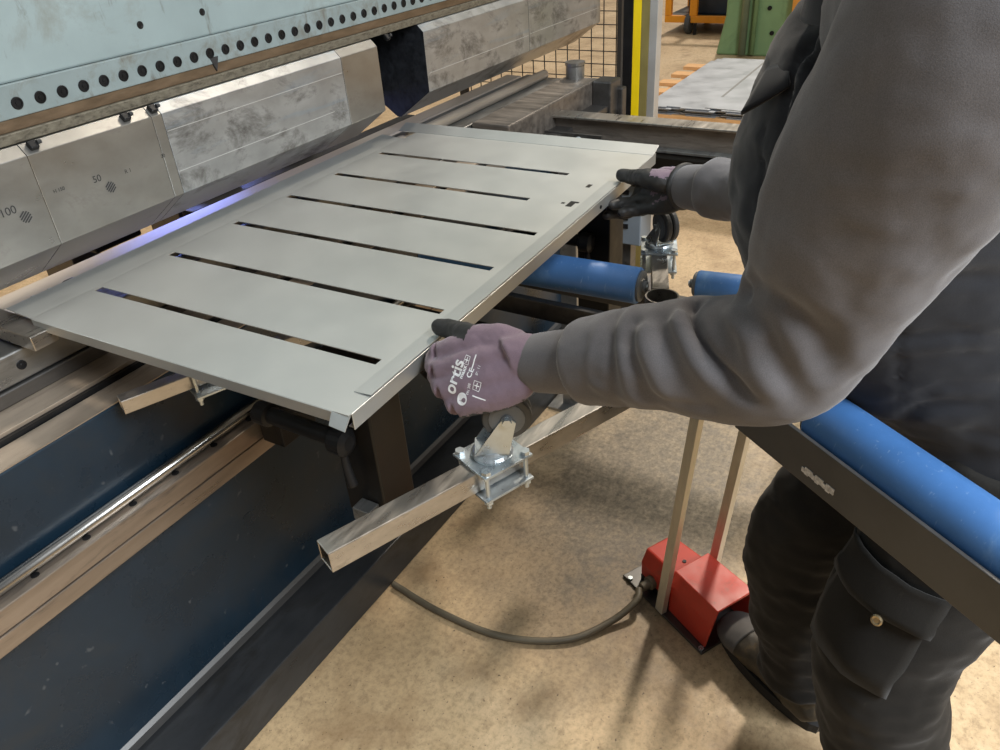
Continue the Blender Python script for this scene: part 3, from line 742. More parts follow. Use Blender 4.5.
# ---- safety light curtain post and wire fence
lx = 3.0
t = thing('light_curtain_post', (lx, 1.18, 0), 'tall black, yellow and aluminium light curtain post beyond the steel beam', 'safety post')
def yb(a, b_, x): return onx(a, 60, x).y, onx(b_, 60, x).y
for nm, a, b_, mt, dx in (('sensor_strip',622.5,632,'black',.05),('yellow_housing',632,640,'yellow',.06),('olive_profile',640,648,'olive',.07),('aluminium_profile',648,656,'alu',.05)):
    y1, y0 = yb(a, b_, lx); bm = BM(); box(bm, lx-.001*dx, lx+dx, y0+.0004, y1, .012, 2.25); obj(nm, bm, mt, t, bev=.002)
y1, y0 = yb(618, 660, lx); bm = BM(); box(bm, lx-.05, lx+.12, y0-.03, y1+.03, 0, .012); obj('foot_plate', bm, 'darksteel', t)
bm = BM(); y1, y0 = yb(617, 625, lx); z = onx(620,100,lx).z
lathe(bm, (lx+.03, y1-.01, z+.0), YY, [(-.03,.02),(-.025,.045),(.03,.045),(.035,.03)], 18); obj('cable_gland', bm, 'black', t)

fx = 3.55
t = thing('wire_fence', (fx, 2.3, 0), 'black wire mesh safety fence behind the far end of the press', 'fence')
bm = BM(); y = onx(616, 60, fx).y; sp0 = onx(603, 60, fx).y; st0 = abs(onx(590,60,fx).y-onx(578,60,fx).y)
yy = y
while yy < 2.35:
    box(bm, fx-.002, fx+.002, yy-.002, yy+.002, .1, 1.95); yy += st0
z0 = onx(578, 50, fx).z; dz = abs(onx(578,50,fx).z-onx(578,37,fx).z)
z = z0 - dz*math.floor((z0-.12)/dz)
while z < 1.94:
    box(bm, fx-.005, fx-.002, y-.01, 2.35, z-.002, z+.002); z += dz
obj('wire_mesh', bm, 'wire', t)
for nm, (a0,a1,c0,c1) in (('frame_post',(y-.03,y-.01,0,2.0)),('frame_post',(2.35,2.39,0,2.0)),('frame_rail',(y-.01,2.35,1.95,2.0)),('frame_rail',(y-.01,2.35,.06,.1))):
    bm = BM(); box(bm, fx-.015, fx+.015, a0, a1, c0, c1); obj(nm, bm, 'wire', t)

# ---- stack of cut blanks on pallets
SZ = .50
nl = onz(648, 104, SZ); fl = onz(713, 58, SZ)
pw0, pw1 = nl.y-1.02, nl.y-.02
labs = ['upper wooden pallet whose plank ends show left of the stacked blanks', 'middle wooden pallet in the pile under the stacked blanks', 'bottom wooden pallet standing on the floor under the stacked blanks']
pz = .455
for i in range(3):
    t = thing('wooden_pallet', (nl.x+.6, nl.y-.45, pz-.15), labs[i], 'pallet')
    z1 = pz
    for k in range(6):
        x = nl.x-.02+.235*k; bm = BM(); box(bm, x, x+.10, nl.y-.98, nl.y+.20, z1-.022, z1); obj('deck_board', bm, 'wood', t, bev=.002)
    for k in range(3):
        y = nl.y-.98+.505*k; bm = BM(); box(bm, nl.x-.02, nl.x+1.255, y, y+.10, z1-.122, z1-.0225); obj('stringer', bm, 'wood', t, bev=.002)
    for k in range(3):
        y = nl.y-.98+.505*k; bm = BM(); box(bm, nl.x-.02, nl.x+1.255, y, y+.10, z1-.1435, z1-.1225); obj('bottom_board', bm, 'wood', t, bev=.002)
    pz -= .1515 if i < 2 else 0
def blank(z, ox, oy, rot, lab, detail):
    t = obj_blank = None
    bm = BM(); L = fl.x-nl.x+.05; W_ = .86; th = .0045
    # outline with notched corners
    pl = [(0,-.03),(.05,-.03),(.05,-.005),(.10,-.005),(.10,.0),(L-.1,.0),(L-.1,-.02),(L-.03,-.02),(L-.03,-.05),(L,-.05),(L,-W_+.05),(L-.03,-W_),(.06,-W_),(.06,-W_+.03),(0,-W_+.03),(0,-.42),(.03,-.42),(.03,-.36),(0,-.36),(0,-.20),(.018,-.20),(.018,-.12),(0,-.12)]
    ca, sa = math.cos(rot), math.sin(rot)
    P = [(nl.x+ox+x*ca-y*sa, nl.y+oy+x*sa+y*ca) for x, y in pl]
    a = [bm.verts.new((x,y,z+th)) for x, y in P]; c = [bm.verts.new((x,y,z)) for x, y in P]
    bm.faces.new(a); bm.faces.new(c[::-1]); n = len(P)
    for i in range(n): bm.faces.new((a[i],c[i],c[(i+1)%n],a[(i+1)%n]))
    o = obj('sheet_blank', bm, 'blank'); rebase(o, (nl.x+.5, nl.y-.4, z)); setp(o, lab, 'sheet metal', 'cut blanks stacked on the pallets')
    if detail:
        ROOT[o] = V((nl.x+.5, nl.y-.4, z))
        p = onz(722,97,z+th); q = onz(766,61,z+th); d = (q-p).normalized(); s = d.cross(ZZ)
        bm = BM(); obox(bm, (p+q)/2+ZZ*.0003, d, s, ZZ, (q-p).length/2, .007, .0004); obj('slot', bm, 'greyslot', o)
        p = onz(705,108,z+th); q = onz(748,112,z+th); d = (q-p).normalized(); s = d.cross(ZZ)
        bm = BM(); obox(bm, (p+q)/2+ZZ*.0003, d, s, ZZ, (q-p).length/2, .006, .0004); obj('slot', bm, 'wire', o)
    return o
places = ['lowest cut grey blank in the stack on the pallet','second cut blank from the bottom of the stack on the pallet','third cut blank from the bottom of the stack','fourth cut blank from the bottom of the stack','second cut blank from the top of the stack','topmost cut grey blank of the stack, with a long thin slot']
zz = .456
for i, lb in enumerate(places):
    blank(zz, .012*((i*5)%4)-.015-.004*i, .010*((i*3)%4)-.02, .004*((i*7)%3-1), lb, i == 5); zz += .0075

# ---- far background
gx = 8.0
gy1 = onx(717,57,gx).y; gy0 = onx(792,35,gx).y
t = thing('green_machine', (gx+.4, (gy0+gy1)/2, 0), 'big green painted machine column with a vertical pipe behind the stacked blanks', 'machine')
bm = BM(); prof = [(gy1+.02,0),(gy1-.05,.35),(gy1-.06,2.6),(gy0,2.6),(gy0,0)]
prism_x(bm, prof, gx, gx+.6); obj('housing', bm, 'green', t, bev=.02)
py_ = onx(745,30,gx).y
bm = BM(); cyl(bm, (gx-.05,py_,.02), (gx-.05,py_,2.5), .035, n=20); obj('pipe', bm, 'greenpipe', t, smooth=True)
bm = BM(); cyl(bm, (gx-.03,py_-.09,.02), (gx-.03,py_-.09,2.5), .022, n=20); obj('pipe', bm, 'green', t, smooth=True)
for (px, py) in ((770,8),(772,33)):
    q = onx(px,py,gx); bm = BM(); cyl(bm, (gx-.012,q.y,q.z), (gx+.01,q.y,q.z), .02, n=14); obj('bolt', bm, 'black', t)
y1 = onx(791,20,7.9).y
t = thing('orange_board', (7.9, y1-.3, 0), 'upright orange board standing right of the green machine', 'board')
bm = BM(); box(bm, 7.88, 7.92, y1-.55, y1, .0, 1.5); obj('panel', bm, 'orangeboard', t, bev=.004)
bm = BM(); box(bm, 7.92, 8.3, y1-.53, y1-.50, 0, .04); box(bm, 7.92, 7.96, y1-.53, y1-.50, 0.04, 1.2); obj('prop', bm, 'wood', t)
tx = 9.0
ya, yb_ = onx(665,10,tx).y, onx(719,10,tx).y; zb = onx(690,20,tx).z
t = thing('orange_trolley', (tx+.4, (ya+yb_)/2, 0), 'orange framed trolley on black castors at the top of the photo', 'trolley')
for nm, (a0,a1,c0,c1) in (('bottom_rail',(yb_-.5,ya,zb-.03,zb+.04)),('top_rail',(yb_-.5,ya,zb+.55,zb+.62)),('upright',(ya-.07,ya,zb+.04,zb+.55)),('upright',(onx(694,10,tx).y-.03,onx(694,10,tx).y+.05,zb+.04,zb+.55)),('upright',(yb_-.5,yb_-.42,zb+.04,zb+.55))):
    for xx in (tx, tx+.75):
        bm = BM(); box(bm, xx, xx+.06, a0, a1, c0, c1); obj(nm, bm, 'orange', t, bev=.006)
bm = BM(); box(bm, tx+.06, tx+.75, yb_-.5, ya, zb-.02, zb+.03); obj('deck', bm, 'darksteel', t)
bm = BM(); box(bm, tx+.2, tx+.6, yb_-.4, ya-.2, zb+.031, zb+.40); obj('load', bm, 'navybox', t, bev=.01)
for yy_ in (onx(687,34,tx).y, yb_-.3):
    for xx in (tx+.05, tx+.7):
        bm = BM(); lathe(bm, (xx, yy_-.03, .101), YY, [(0,.07),(.005,.10),(.055,.10),(.06,.07)], 24); obj('wheel', bm, 'rubber', t)
        bm = BM(); box(bm, xx-.04, xx+.04, yy_-.045, yy_+.045, .19, zb-.03); box(bm, xx-.012, xx+.012, yy_-.045, yy_-.035, .09, .19); obj('castor_fork', bm, 'black', t)
q = onx(693,44,tx); bm = BM(); box(bm, tx-.03, tx, yb_-.4, q.y, q.z+.0, q.z+.03); box(bm, tx-.03, tx, q.y-.03, q.y, q.z+.03, zb-.03); obj('push_bar', bm, 'black', t)

# ---- foot pedal
ax = V((.48,.875,0)).normalized(); wx = V((.875,-.48,0)).normalized(); cf = V((1.305,.233,0))
fp = thing('foot_pedal', cf+ax*.12, 'red hooded foot pedal with two upright poles under the right boot', 'foot pedal')
def pw(a, w_, z): return cf + ax*a + wx*w_ + ZZ*z
def hull(bm, A, B):
    a = [bm.verts.new(p) for p in A]; c = [bm.verts.new(p) for p in B]; n = len(A)
    for i in range(n): bm.faces.new((a[i],a[(i+1)%n],c[(i+1)%n],c[i]))
    return a, c
bm = BM(); obox(bm, pw(.152,0,.004), ax, wx, ZZ, .150, .088, .004); obj('base_plate', bm, 'darksteel', fp, bev=.002)
# front hood: open arch shell
arch = [(-.072,.009),(-.072,.10),(-.058,.142),(.058,.142),(.072,.10),(.072,.009)]
bm = BM()
fo = [pw(-.005 if z > .05 else .01, w_, z) for w_, z in arch]; bo = [pw(.145, w_*.93, z*1.0) for w_, z in arch]
fi = [pw(-.005 if z > .05 else .01, w_*.93, z-.006 if z > .05 else z) for w_, z in arch]; bi = [pw(.145, w_*.86, z-.006 if z > .05 else z) for w_, z in arch]
o_ = [[bm.verts.new(p) for p in L] for L in (fo, bo, fi, bi)]
for i in range(5):
    bm.faces.new((o_[0][i],o_[0][i+1],o_[1][i+1],o_[1][i])); bm.faces.new((o_[2][i],o_[3][i],o_[3][i+1],o_[2][i+1]))
    bm.faces.new((o_[0][i],o_[2][i],o_[2][i+1],o_[0][i+1])); bm.faces.new((o_[1][i],o_[1][i+1],o_[3][i+1],o_[3][i]))
for i in (0,5): bm.faces.new((o_[0][i],o_[1][i],o_[3][i],o_[2][i]))
obj('hood', bm, 'red', fp, bev=.002)
bm = BM(); prof = [(-.064,.03),(-.066,.08),(-.048,.122),(.048,.122),(.066,.08),(.064,.03)]
a, c = hull(bm, [pw(.146,w_,z) for w_, z in prof], [pw(.265,w_*.9,z*.93) for w_, z in prof]); bm.faces.new(a[::-1]); bm.faces.new(c); obj('rear_housing', bm, 'red', fp, bev=.005)
bm = BM(); obox(bm, pw(.205,0,.019), ax, wx, ZZ, .058, .058, .0105); obj('housing_foot', bm, 'black', fp)
bm = BM(); obox(bm, pw(.105,0,.03), ax, wx, ZZ, .04, .045, .008); obj('treadle', bm, 'black', fp, bev=.003)
q = pw(.17,0,.1215); bm = BM(); cyl(bm, q-ZZ*.004, q+ZZ*.0012, .005, n=14); obj('screw', bm, 'black', fp)
for w_, a_ in ((-.083,.155),(.083,.155)):
    p0 = pw(a_, w_, .009); p1 = p0 + V((-.0,-.062,.80)); d = (p1-p0).normalized(); s = (wx-d*wx.dot(d)).normalized(); u = d.cross(s)
    bm = BM(); obox(bm, (p0+p1)/2, s, u, d, .0085, .0125, (p1-p0).length/2); obj('pole', bm, 'pole', fp, bev=.001)
tp = [pw(.155, w_, .009)+V((0,-.062,.80)) for w_ in (-.083,.083)]
bm = BM(); tube(bm, [tp[0]-ZZ*.002, tp[0]+V((0,0,.0)), (tp[0]+tp[1])/2+ZZ*.0, tp[1]], .011, 12); obj('pole_handle', bm, 'pole', fp, smooth=True)
for a_, w_ in ((.012,-.08),(.012,.08),(.28,-.08),(.28,.08)):
    bm = BM(); cyl(bm, pw(a_,w_,.0085), pw(a_,w_,.013), .007, n=6); obj('screw', bm, 'zinc', fp)
gp = pw(.215,-.07,.045)
bm = BM(); lathe(bm, gp+wx*.008, -wx, [(0,.018),(.012,.018),(.014,.013),(.035,.011)], 18); obj('cable_gland', bm, 'cable', fp)
bm = BM()
pts = [gp-wx*.036, onz(636,601,.04), onz(610,622,.016), onz(565,640,.0095), onz(500,636,.0095), onz(440,612,.0095), onz(400,588,.0095), V((onz(391,583,.0095).x, 1.075, .0095))]
tube(bm, pts, .0088, 12, 8); cb_ = obj('cable', bm, 'cable', smooth=True); rebase(cb_, onz(500,636,0)); setp(cb_, 'dark grey cable curving over the floor from the red foot pedal to the press', 'cable')
# ------------------------------------------------------------------ the worker
# joints (metres); the worker stands right of the picture facing the press, left arm nearest
SL = D(1000, 0, .62); EL = D(776, 352, .85); WL = D(538, 363, 1.09)
SRr = V((1.205, .065, 1.40)); WR = D(688, 187, 1.63)
CH = [  # torso: centre, half width, half depth
 (V((1.145,-.11,.80)), .188, .152), (V((1.152,-.118,.86)), .178, .150), (V((1.152,-.098,.95)), .172, .148), (V((1.124,.008,1.08)), .188, .182),
 (V((1.088,.078,1.22)), .205, .190), (V((1.055,.085,1.34)), .203, .163), (V((1.015,.065,1.43)), .172, .118), (V((.985,.08,1.50)), .105, .092)]
AXS = V((.967,.255,0)); FWD = V((-.255,.967,0))
HIPL = V((1.06,-.13,.87)); KNL = V((.968,-.062,.50)); ANL = V((.945,-.17,.09))
HIPR = V((1.215,-.08,.90)); KNR = V((1.172,.098,.52)); ANR = V((1.195,.06,.10))
NECK = V((.98,.10,1.54)); HEAD = V((.96,.155,1.69))
er = SRr + (WR-SRr)*.52 + V((.03,-.06,-.125)); ER = er

# body: one continuous skin (head, neck, trunk and limbs)
bm = BM()
loft(bm, [(c, a*.88, d*.86) for c, a, d in CH], 28, 5, AXS)
loft(bm, [(V((.985,.08,1.45)),.075,.07),(NECK,.06,.062),(V((.965,.14,1.62)),.058,.064)], 24, 5, AXS)
hx = AXS; hf = (FWD*.93 - ZZ*.37).normalized(); hu = hx.cross(hf).normalized()
if hu.z < 0: hu = -hu
def hp3(a, f, u): return HEAD + hx*a + hf*f + hu*u
loft(bm, [(hp3(0,.035,-.115),.030,.026),(hp3(0,.025,-.10),.052,.058),(hp3(0,.012,-.05),.066,.082),(hp3(0,.0,.0),.074,.095),(hp3(0,-.006,.05),.076,.098),(hp3(0,-.01,.09),.062,.078),(hp3(0,-.01,.117),.025,.03)], 28, 6, hx)
loft(bm, [(hp3(0,.088,.030),.009,.008),(hp3(0,.100,.005),.012,.013),(hp3(0,.108,-.018),.017,.016),(hp3(0,.090,-.032),.012,.010)], 14, 4, hx)
for s_ in (-1, 1):
    loft(bm, [(hp3(s_*.070,-.012,-.03),.006,.012),(hp3(s_*.081,-.018,.0),.008,.020),(hp3(s_*.082,-.02,.028),.007,.015)], 12, 4, hx)
    loft(bm, [(hp3(s_*.012,.078,-.062),.010,.007),(hp3(s_*.0,.090,-.062),.012,.008),(hp3(-s_*.012,.078,-.062),.010,.007)], 12, 3, hu)
for a, b_, c, rr in ((SL,EL,WL,(.052,.043,.030)),(SRr,ER,WR,(.052,.043,.030))):
    s0 = V((1.0,.09,1.40)) + (a-V((1.0,.09,1.40)))*.55
    loft(bm, [(s0,.06,.06),(a,rr[0]+.008,rr[0]+.008),((a+b_)/2,rr[0],rr[0]),(b_,rr[1],rr[1]),((b_+c)/2,rr[1]-.001,rr[1]-.001),(c,rr[2],rr[2])], 20, 6)
for h, k, a in ((HIPL,KNL,ANL),(HIPR,KNR,ANR)):
    loft(bm, [(h+ZZ*.03,.085,.085),(h*.6+k*.4,.078,.078),(k,.058,.058),(k*.55+a*.45,.055,.056),(a,.036,.038)], 20, 6)
    fd_ = FWD if a is ANL else V((.53,.85,0)); bz = V((a.x,a.y,.075))
    loft(bm, [(bz-fd_*.02,.026,.026),(bz+fd_*.05-ZZ*.015,.028,.022),(bz+fd_*.12-ZZ*.026,.028,.012)], 16, 4, V((fd_.y,-fd_.x,0)))
bm = remeshed(bm, .009, 5)
person = obj('person', bm, 'skin', None, smooth=True); rebase(person, (1.06,-.05,0))
setp(person, 'worker in grey and charcoal jacket, black cargo trousers and work gloves holding the sheet', 'person')
def pp(name, bm, mat, par=person, **k): return obj(name, bm, mat, par, **k)
for s_ in (-1,1):
    bm = BM(); bmesh.ops.create_uvsphere(bm, u_segments=16, v_segments=12, radius=.0115, matrix=Matrix.Translation(hp3(s_*.032,.079,.012))); pp('eye', bm, 'eye', smooth=True)
bm = BM(); loft(bm, [(hp3(0,-.035,-.035),.070,.062),(hp3(0,-.026,.03),.082,.088),(hp3(0,-.014,.075),.080,.098),(hp3(0,-.012,.112),.055,.068),(hp3(0,-.012,.130),.02,.024)], 32, 6, hx)
wrinkle(bm, .004, 40, (1,1,3)); pp('hair', bm, 'hair', smooth=True)

# jacket trunk
bm = BM()
loft(bm, [(c, a*1.03, d*1.05) for c, a, d in CH[:-1]] + [(V((.985,.08,1.505)),.112,.105)], 72, 14, AXS, 2.25)
# shoulder yokes
for s_ in (-1,1):
    e = SL if s_ < 0 else SRr
    m_ = V((1.0,.07,1.42)); loft(bm, [(m_,.08,.09),((m_*.45+e*.55)+ZZ*.006,.078,.082),(m_*.2+e*.8,.078,.078)], 36, 6)
bm = remeshed(bm, .008, 8)
wrinkle(bm, .007, 6, (1,1,1.7), 3.); wrinkle(bm, .003, 16, (1,1,2.2), 9.)
c0 = [V((1.045,.02,1.08))]
def around(z, a0, a1, n=7, dz=.0, bulge=1.0):
    L = []
    for i in range(n):
        t = i/(n-1); a = a0+(a1-a0)*t; zz_ = z + dz*math.sin(PI*t)
        # interpolate the trunk section at this height
        for (p, wa, wd), (q, wb, wdb) in zip(CH, CH[1:]):
            if p.z <= zz_ <= q.z: break
        f = (zz_-p.z)/(q.z-p.z); c = p+(q-p)*f; ha = wa+(wb-wa)*f; hd = wd+(wdb-wd)*f
        L.append(V((c.x,c.y,zz_)) + AXS*(math.cos(a)*ha*1.04) + FWD*(math.sin(a)*hd*1.06))
    return L
for z, a0, a1, dz, w_, dp in ((1.10,2.2,4.4,.02,.012,-.007),(1.17,2.4,4.2,.03,.012,-.006),(1.03,2.3,4.0,.015,.011,-.007),(.97,2.5,4.3,-.01,.010,-.006),(1.13,2.0,3.6,-.03,.014,.006),(1.22,2.5,3.9,.03,.014,-.005),(1.25,-.2,1.4,-.04,.012,-.006),(1.15,-.1,1.3,-.02,.012,-.006),(1.05,.0,1.2,.0,.01,-.006)):
    crease(bm, around(z, a0, a1, 7, dz), w_, dp)
jv = BVHTree.FromBMesh(bm)
def onjacket(pts):
    L = []
    for px, py in pts:
        h = jv.ray_cast(EYE, ray(px, py).normalized())
        if h[0] is not None: L.append(h[0])
    return L
for pts, w_, dp in ((((852,8),(826,42),(806,72),(800,104),(792,150),(786,190)), .010, .013), (((838,8),(814,40),(795,66),(789,100),(781,150),(774,200)), .008, -.010), (((866,20),(842,60),(822,95),(806,150)), .010, -.009),
                    (((764,130),(762,180),(760,240),(752,290)), .004, -.005), (((745,150),(742,200),(738,260)), .010, .005), (((900,330),(900,380),(905,450)), .004, -.004), (((880,425),(920,410),(980,405)), .010, -.008), (((868,400),(930,380),(990,385)), .010, .006)):
    L = onjacket(pts)
    if len(L) > 2: crease(bm, L, w_, dp)
jacket = pp('jacket', bm, 'vest', smooth=True)
bm = BM(); L = [V((.985,.08,1.47)),V((.983,.09,1.52)),V((.98,.105,1.56)),V((.98,.11,1.585))]
loft(bm, [(L[0],.125,.118),(L[1],.10,.102),(L[2],.092,.096),(L[3],.090,.094)], 48, 6, AXS, caps=False); wrinkle(bm, .004, 14, (1,1,2), 1.)
o = pp('collar', bm, 'vest', jacket, smooth=True); md = o.modifiers.new('t','SOLIDIFY'); md.thickness = .006
def sleeve(S, E_, Wr, inner, radii, cuffr, seed, elbow_out):
    """S shoulder, E elbow, W wrist; radii at shoulder, mid upper arm, elbow, mid forearm, gather"""
    f = lambda t: E_ + (Wr-E_)*t
    g = lambda t: S + (E_-S)*t
    el = E_ + elbow_out
    bm = BM()
    loft(bm, [(inner, radii[0]*.95, radii[0]*.95),(S, radii[0], radii[0]),(g(.5), radii[1], radii[1]),(g(.84)+elbow_out*.35, radii[2]*1.0, radii[2]*1.0),(f(.06)+elbow_out*.5, radii[2]*.95, radii[2]*.97),
              (f(.32), radii[3]*1.03, radii[3]*1.03),(f(.54), radii[3]*.93, radii[3]*.93),(f(.70), radii[4]*1.10, radii[4]*1.10),(f(.765), radii[4]*1.05, radii[4]*1.05),(f(.79), cuffr*1.05, cuffr*1.05),(f(.81), cuffr*.7, cuffr*.7)], 80, 14)
    bm = remeshed(bm, .0055, 6)
    wrinkle(bm, .004, 8, (1,1,1.2), seed); wrinkle(bm, .0018, 26, (1.3,1,1), seed+5)
    return bm
IN_L = V((.96,.08,1.45)); 
bm = sleeve(SL, EL, WL, SL+(IN_L-SL)*.75, (.114,.101,.079,.068,.055), .043, 2.0, V((.012,-.028,-.012)))
# soft folds around the inside of the elbow and along the forearm (placed on the sleeve itself)
sbvh = BVHTree.FromBMesh(bm)
def onsleeve(pts):
    L = []
    for px, py in pts:
        r = ray(px, py).normalized(); h = sbvh.ray_cast(EYE, r)
        L.append(h[0] if h[0] is not None else D(px, py, .85))
    return L
for pts, w_, dp in (
  (((742,290),(712,288),(694,300),(692,325),(705,352),(728,378),(748,398)), .008, -.020),
  (((745,276),(716,277),(688,290),(680,318),(694,352),(716,384)), .013, .012),
  (((744,278),(770,300),(800,322),(822,345),(832,372)), .018, -.018),
  (((738,300),(760,325),(772,352),(790,385),(802,404)),   .016, -.011),
  (((760,292),(790,310),(815,330)), .016, .006),
  (((720,300),(740,330),(752,360),(776,396)), .013, .007),
  (((668,292),(660,318),(668,350),(690,392)), .013, -.009),
  (((645,300),(632,322),(630,348),(640,380),(662,410)), .011, -.009),
  (((655,302),(645,330),(650,365),(668,400)), .012, .006),
  (((618,316),(610,340),(612,370),(622,405)), .009, -.006),
  (((636,306),(622,330),(622,362),(634,402)), .010, .005),
  (((600,322),(592,350),(596,385),(606,410)), .008, .005),
  (((640,395),(680,405),(720,408)), .010, -.005),
  (((800,120),(770,180),(752,240)), .016, .004),
  (((860,330),(850,300),(846,250)), .022, -.004)):
    crease(bm, onsleeve(pts), w_, dp)
bmesh.ops.smooth_vert(bm, verts=bm.verts, factor=.5, use_axis_x=True, use_axis_y=True, use_axis_z=True)
sl = pp('sleeve', bm, 'sleeve', jacket, smooth=True); setp(sl, 'grey left sleeve')
def cuff(E_, Wr, r):
    f = lambda t: E_ + (Wr-E_)*t
    bm = BM(); loft(bm, [(f(.765),r*.9,r*.9),(f(.775),r*1.03,r*1.03),(f(.9),r*1.03,r*1.03),(f(1.0),r*.98,r*.98),(f(1.012),r*.93,r*.93),(f(1.0),r*.85,r*.85)], 48, 5)
    return bm
pp('cuff', cuff(EL, WL, .0425), 'sleeve', jacket, smooth=True)
IN_R = V((1.06,.10,1.42))
bm = sleeve(SRr, ER, WR, SRr+(IN_R-SRr)*.7, (.085,.082,.072,.062,.056), .046, 7.0, V((.01,-.02,-.02)))
sr = pp('sleeve', bm, 'sleeve', jacket, smooth=True); setp(sr, 'grey right sleeve')
pp('cuff', cuff(ER, WR, .046), 'sleeve', jacket, smooth=True)

# chest pocket flap on the right breast
jb = BVHTree.FromPolygons([v.co+ROOT[jacket] for v in jacket.data.vertices], [tuple(p.vertices) for p in jacket.data.polygons])
def flap(c, wdir, hdir, w_, h_, off, name, mat, par, drop=0.0, bv=jb, th=.003, nx=10, ny=6, lift=0.012):
    """cloth patch laid on a surface; its lower edge stands off by lift"""
    bm = BM(); n = None; g = []
    out = wdir.cross(hdir).normalized()
    for j in range(ny+1):
        row = []
        for i in range(nx+1):
            u = i/nx-.5; v = j/ny; q = c + wdir*(u*w_) - hdir*(v*h_) - hdir*(drop*(1-abs(2*u))*v)
            h = bv.find_nearest(q)
            row.append(bm.verts.new(h[0] + h[1]*(off + lift*v*v)))
        g.append(row)
    for j in range(ny):
        for i in range(nx): bm.faces.new((g[j][i],g[j][i+1],g[j+1][i+1],g[j+1][i]))
    o = pp(name, bm, mat, par, smooth=True)
    md = o.modifiers.new('t','SOLIDIFY'); md.thickness = th; md.offset = 1
    return o
hfl = jb.ray_cast(EYE, ray(785, 84).normalized())
df = ((hfl[0]-EYE).dot(cw((0,0,1)))) if hfl[0] is not None else 1.05
bm = BM(); g = []
def bez(P, t): return tuple((1-t)**2*a_+2*t*(1-t)*b_+t*t*c_ for a_, b_, c_ in zip(*P))
for j in range(9):
    v = j/8; row = []
    for i in range(9):
        u = i/8
        a_ = bez(((789,70),(778,63),(767,70)), u); c_ = bez(((790,87),(768,100),(741,114)), u)
        row.append(bm.verts.new(D(a_[0]*(1-v)+c_[0]*v, a_[1]*(1-v)+c_[1]*v, df + .012 + .024*u - .024*v - .010*math.sin(PI*v)*(1-.4*u))))
    g.append(row)
for j in range(8):
    for i in range(8): bm.faces.new((g[j][i],g[j][i+1],g[j+1][i+1],g[j+1][i]))
o = pp('pocket_flap', bm, 'vest', jacket, smooth=True); md = o.modifiers.new('t','SOLIDIFY'); md.thickness = .005; md.offset = 0
o['label'] = 'chest pocket flap'

# trousers
bm = BM()
loft(bm, [(V((1.137,-.09,.96)),.150,.130),(V((1.14,-.10,.90)),.158,.134),(V((1.14,-.11,.84)),.168,.140),(V((1.135,-.115,.78)),.15,.13)], 56, 6, AXS, 2.2)
for h, k, a, s_ in ((HIPL,KNL,ANL,0),(HIPR,KNR,ANR,1)):
    m1 = h*.55+k*.45; m2 = k*.5+a*.5
    loft(bm, [(h+ZZ*.01,.098,.11),(m1,.118-.012*s_,.118-.008*s_),(k+ZZ*.02,.106-.008*s_,.104),(m2,.098-.006*s_,.098),(a+ZZ*.10,.086,.092),(a+ZZ*.02-FWD*.01,.080,.09)], 48, 9, AXS)
bm = remeshed(bm, .008, 6)
wrinkle(bm, .007, 7, (1,1,1.6), 11.); wrinkle(bm, .0035, 17, (1,1,1.4), 14.)
for k, s_ in ((KNL,-1),(KNR,1),(ANL+ZZ*.10,-1),(ANR+ZZ*.10,1)):
    for dz in (-.05, .0, .06):
        c = V(k)+ZZ*dz; crease(bm, [c+AXS*(-.10)+FWD*.03, c-AXS*.06-FWD*.06, c+AXS*.02-FWD*.10-ZZ*.02, c+AXS*.09-FWD*.03], .012, -.007)
trousers = pp('trousers', bm, 'trouser', smooth=True)
tb = BVHTree.FromPolygons([v.co+ROOT[trousers] for v in trousers.data.vertices], [tuple(p.vertices) for p in trousers.data.polygons])
# cargo pocket on the outside of the left thigh
pcn = D(872, 592, 1.10)
wd = (onz(950, 640, .66)-onz(800, 575, .72)); 
hcast = tb.ray_cast(EYE, ray(868, 600).normalized())
pc = hcast[0] if hcast[0] is not None else HIPL*.5+KNL*.5
nrm = hcast[1] if hcast[0] is not None else -XX
up = (HIPL-KNL).normalized(); wd = up.cross(nrm).normalized()
if wd.dot(V(cr)) < 0: wd = -wd
flap(pc+up*.055, wd, up, .185, .18, .004, 'cargo_pocket', 'trouser', trousers, bv=tb, lift=.004, th=.004)
flap(pc+up*.070, wd, up, .20, .064, .0085, 'pocket_flap', 'trouser', trousers, .01, bv=tb, lift=.006)
hs = tb.ray_cast(EYE, ray(882, 617).normalized())
if hs[0] is not None:
    bm = BM(); q = hs[0]+hs[1]*.017; lathe(bm, q, hs[1], [(-.006,.0065),(.0,.0085),(.0016,.0085),(.003,.0065),(.0022,.004),(.0022,.0)], 22); pp('snap_button', bm, 'brass', trousers)

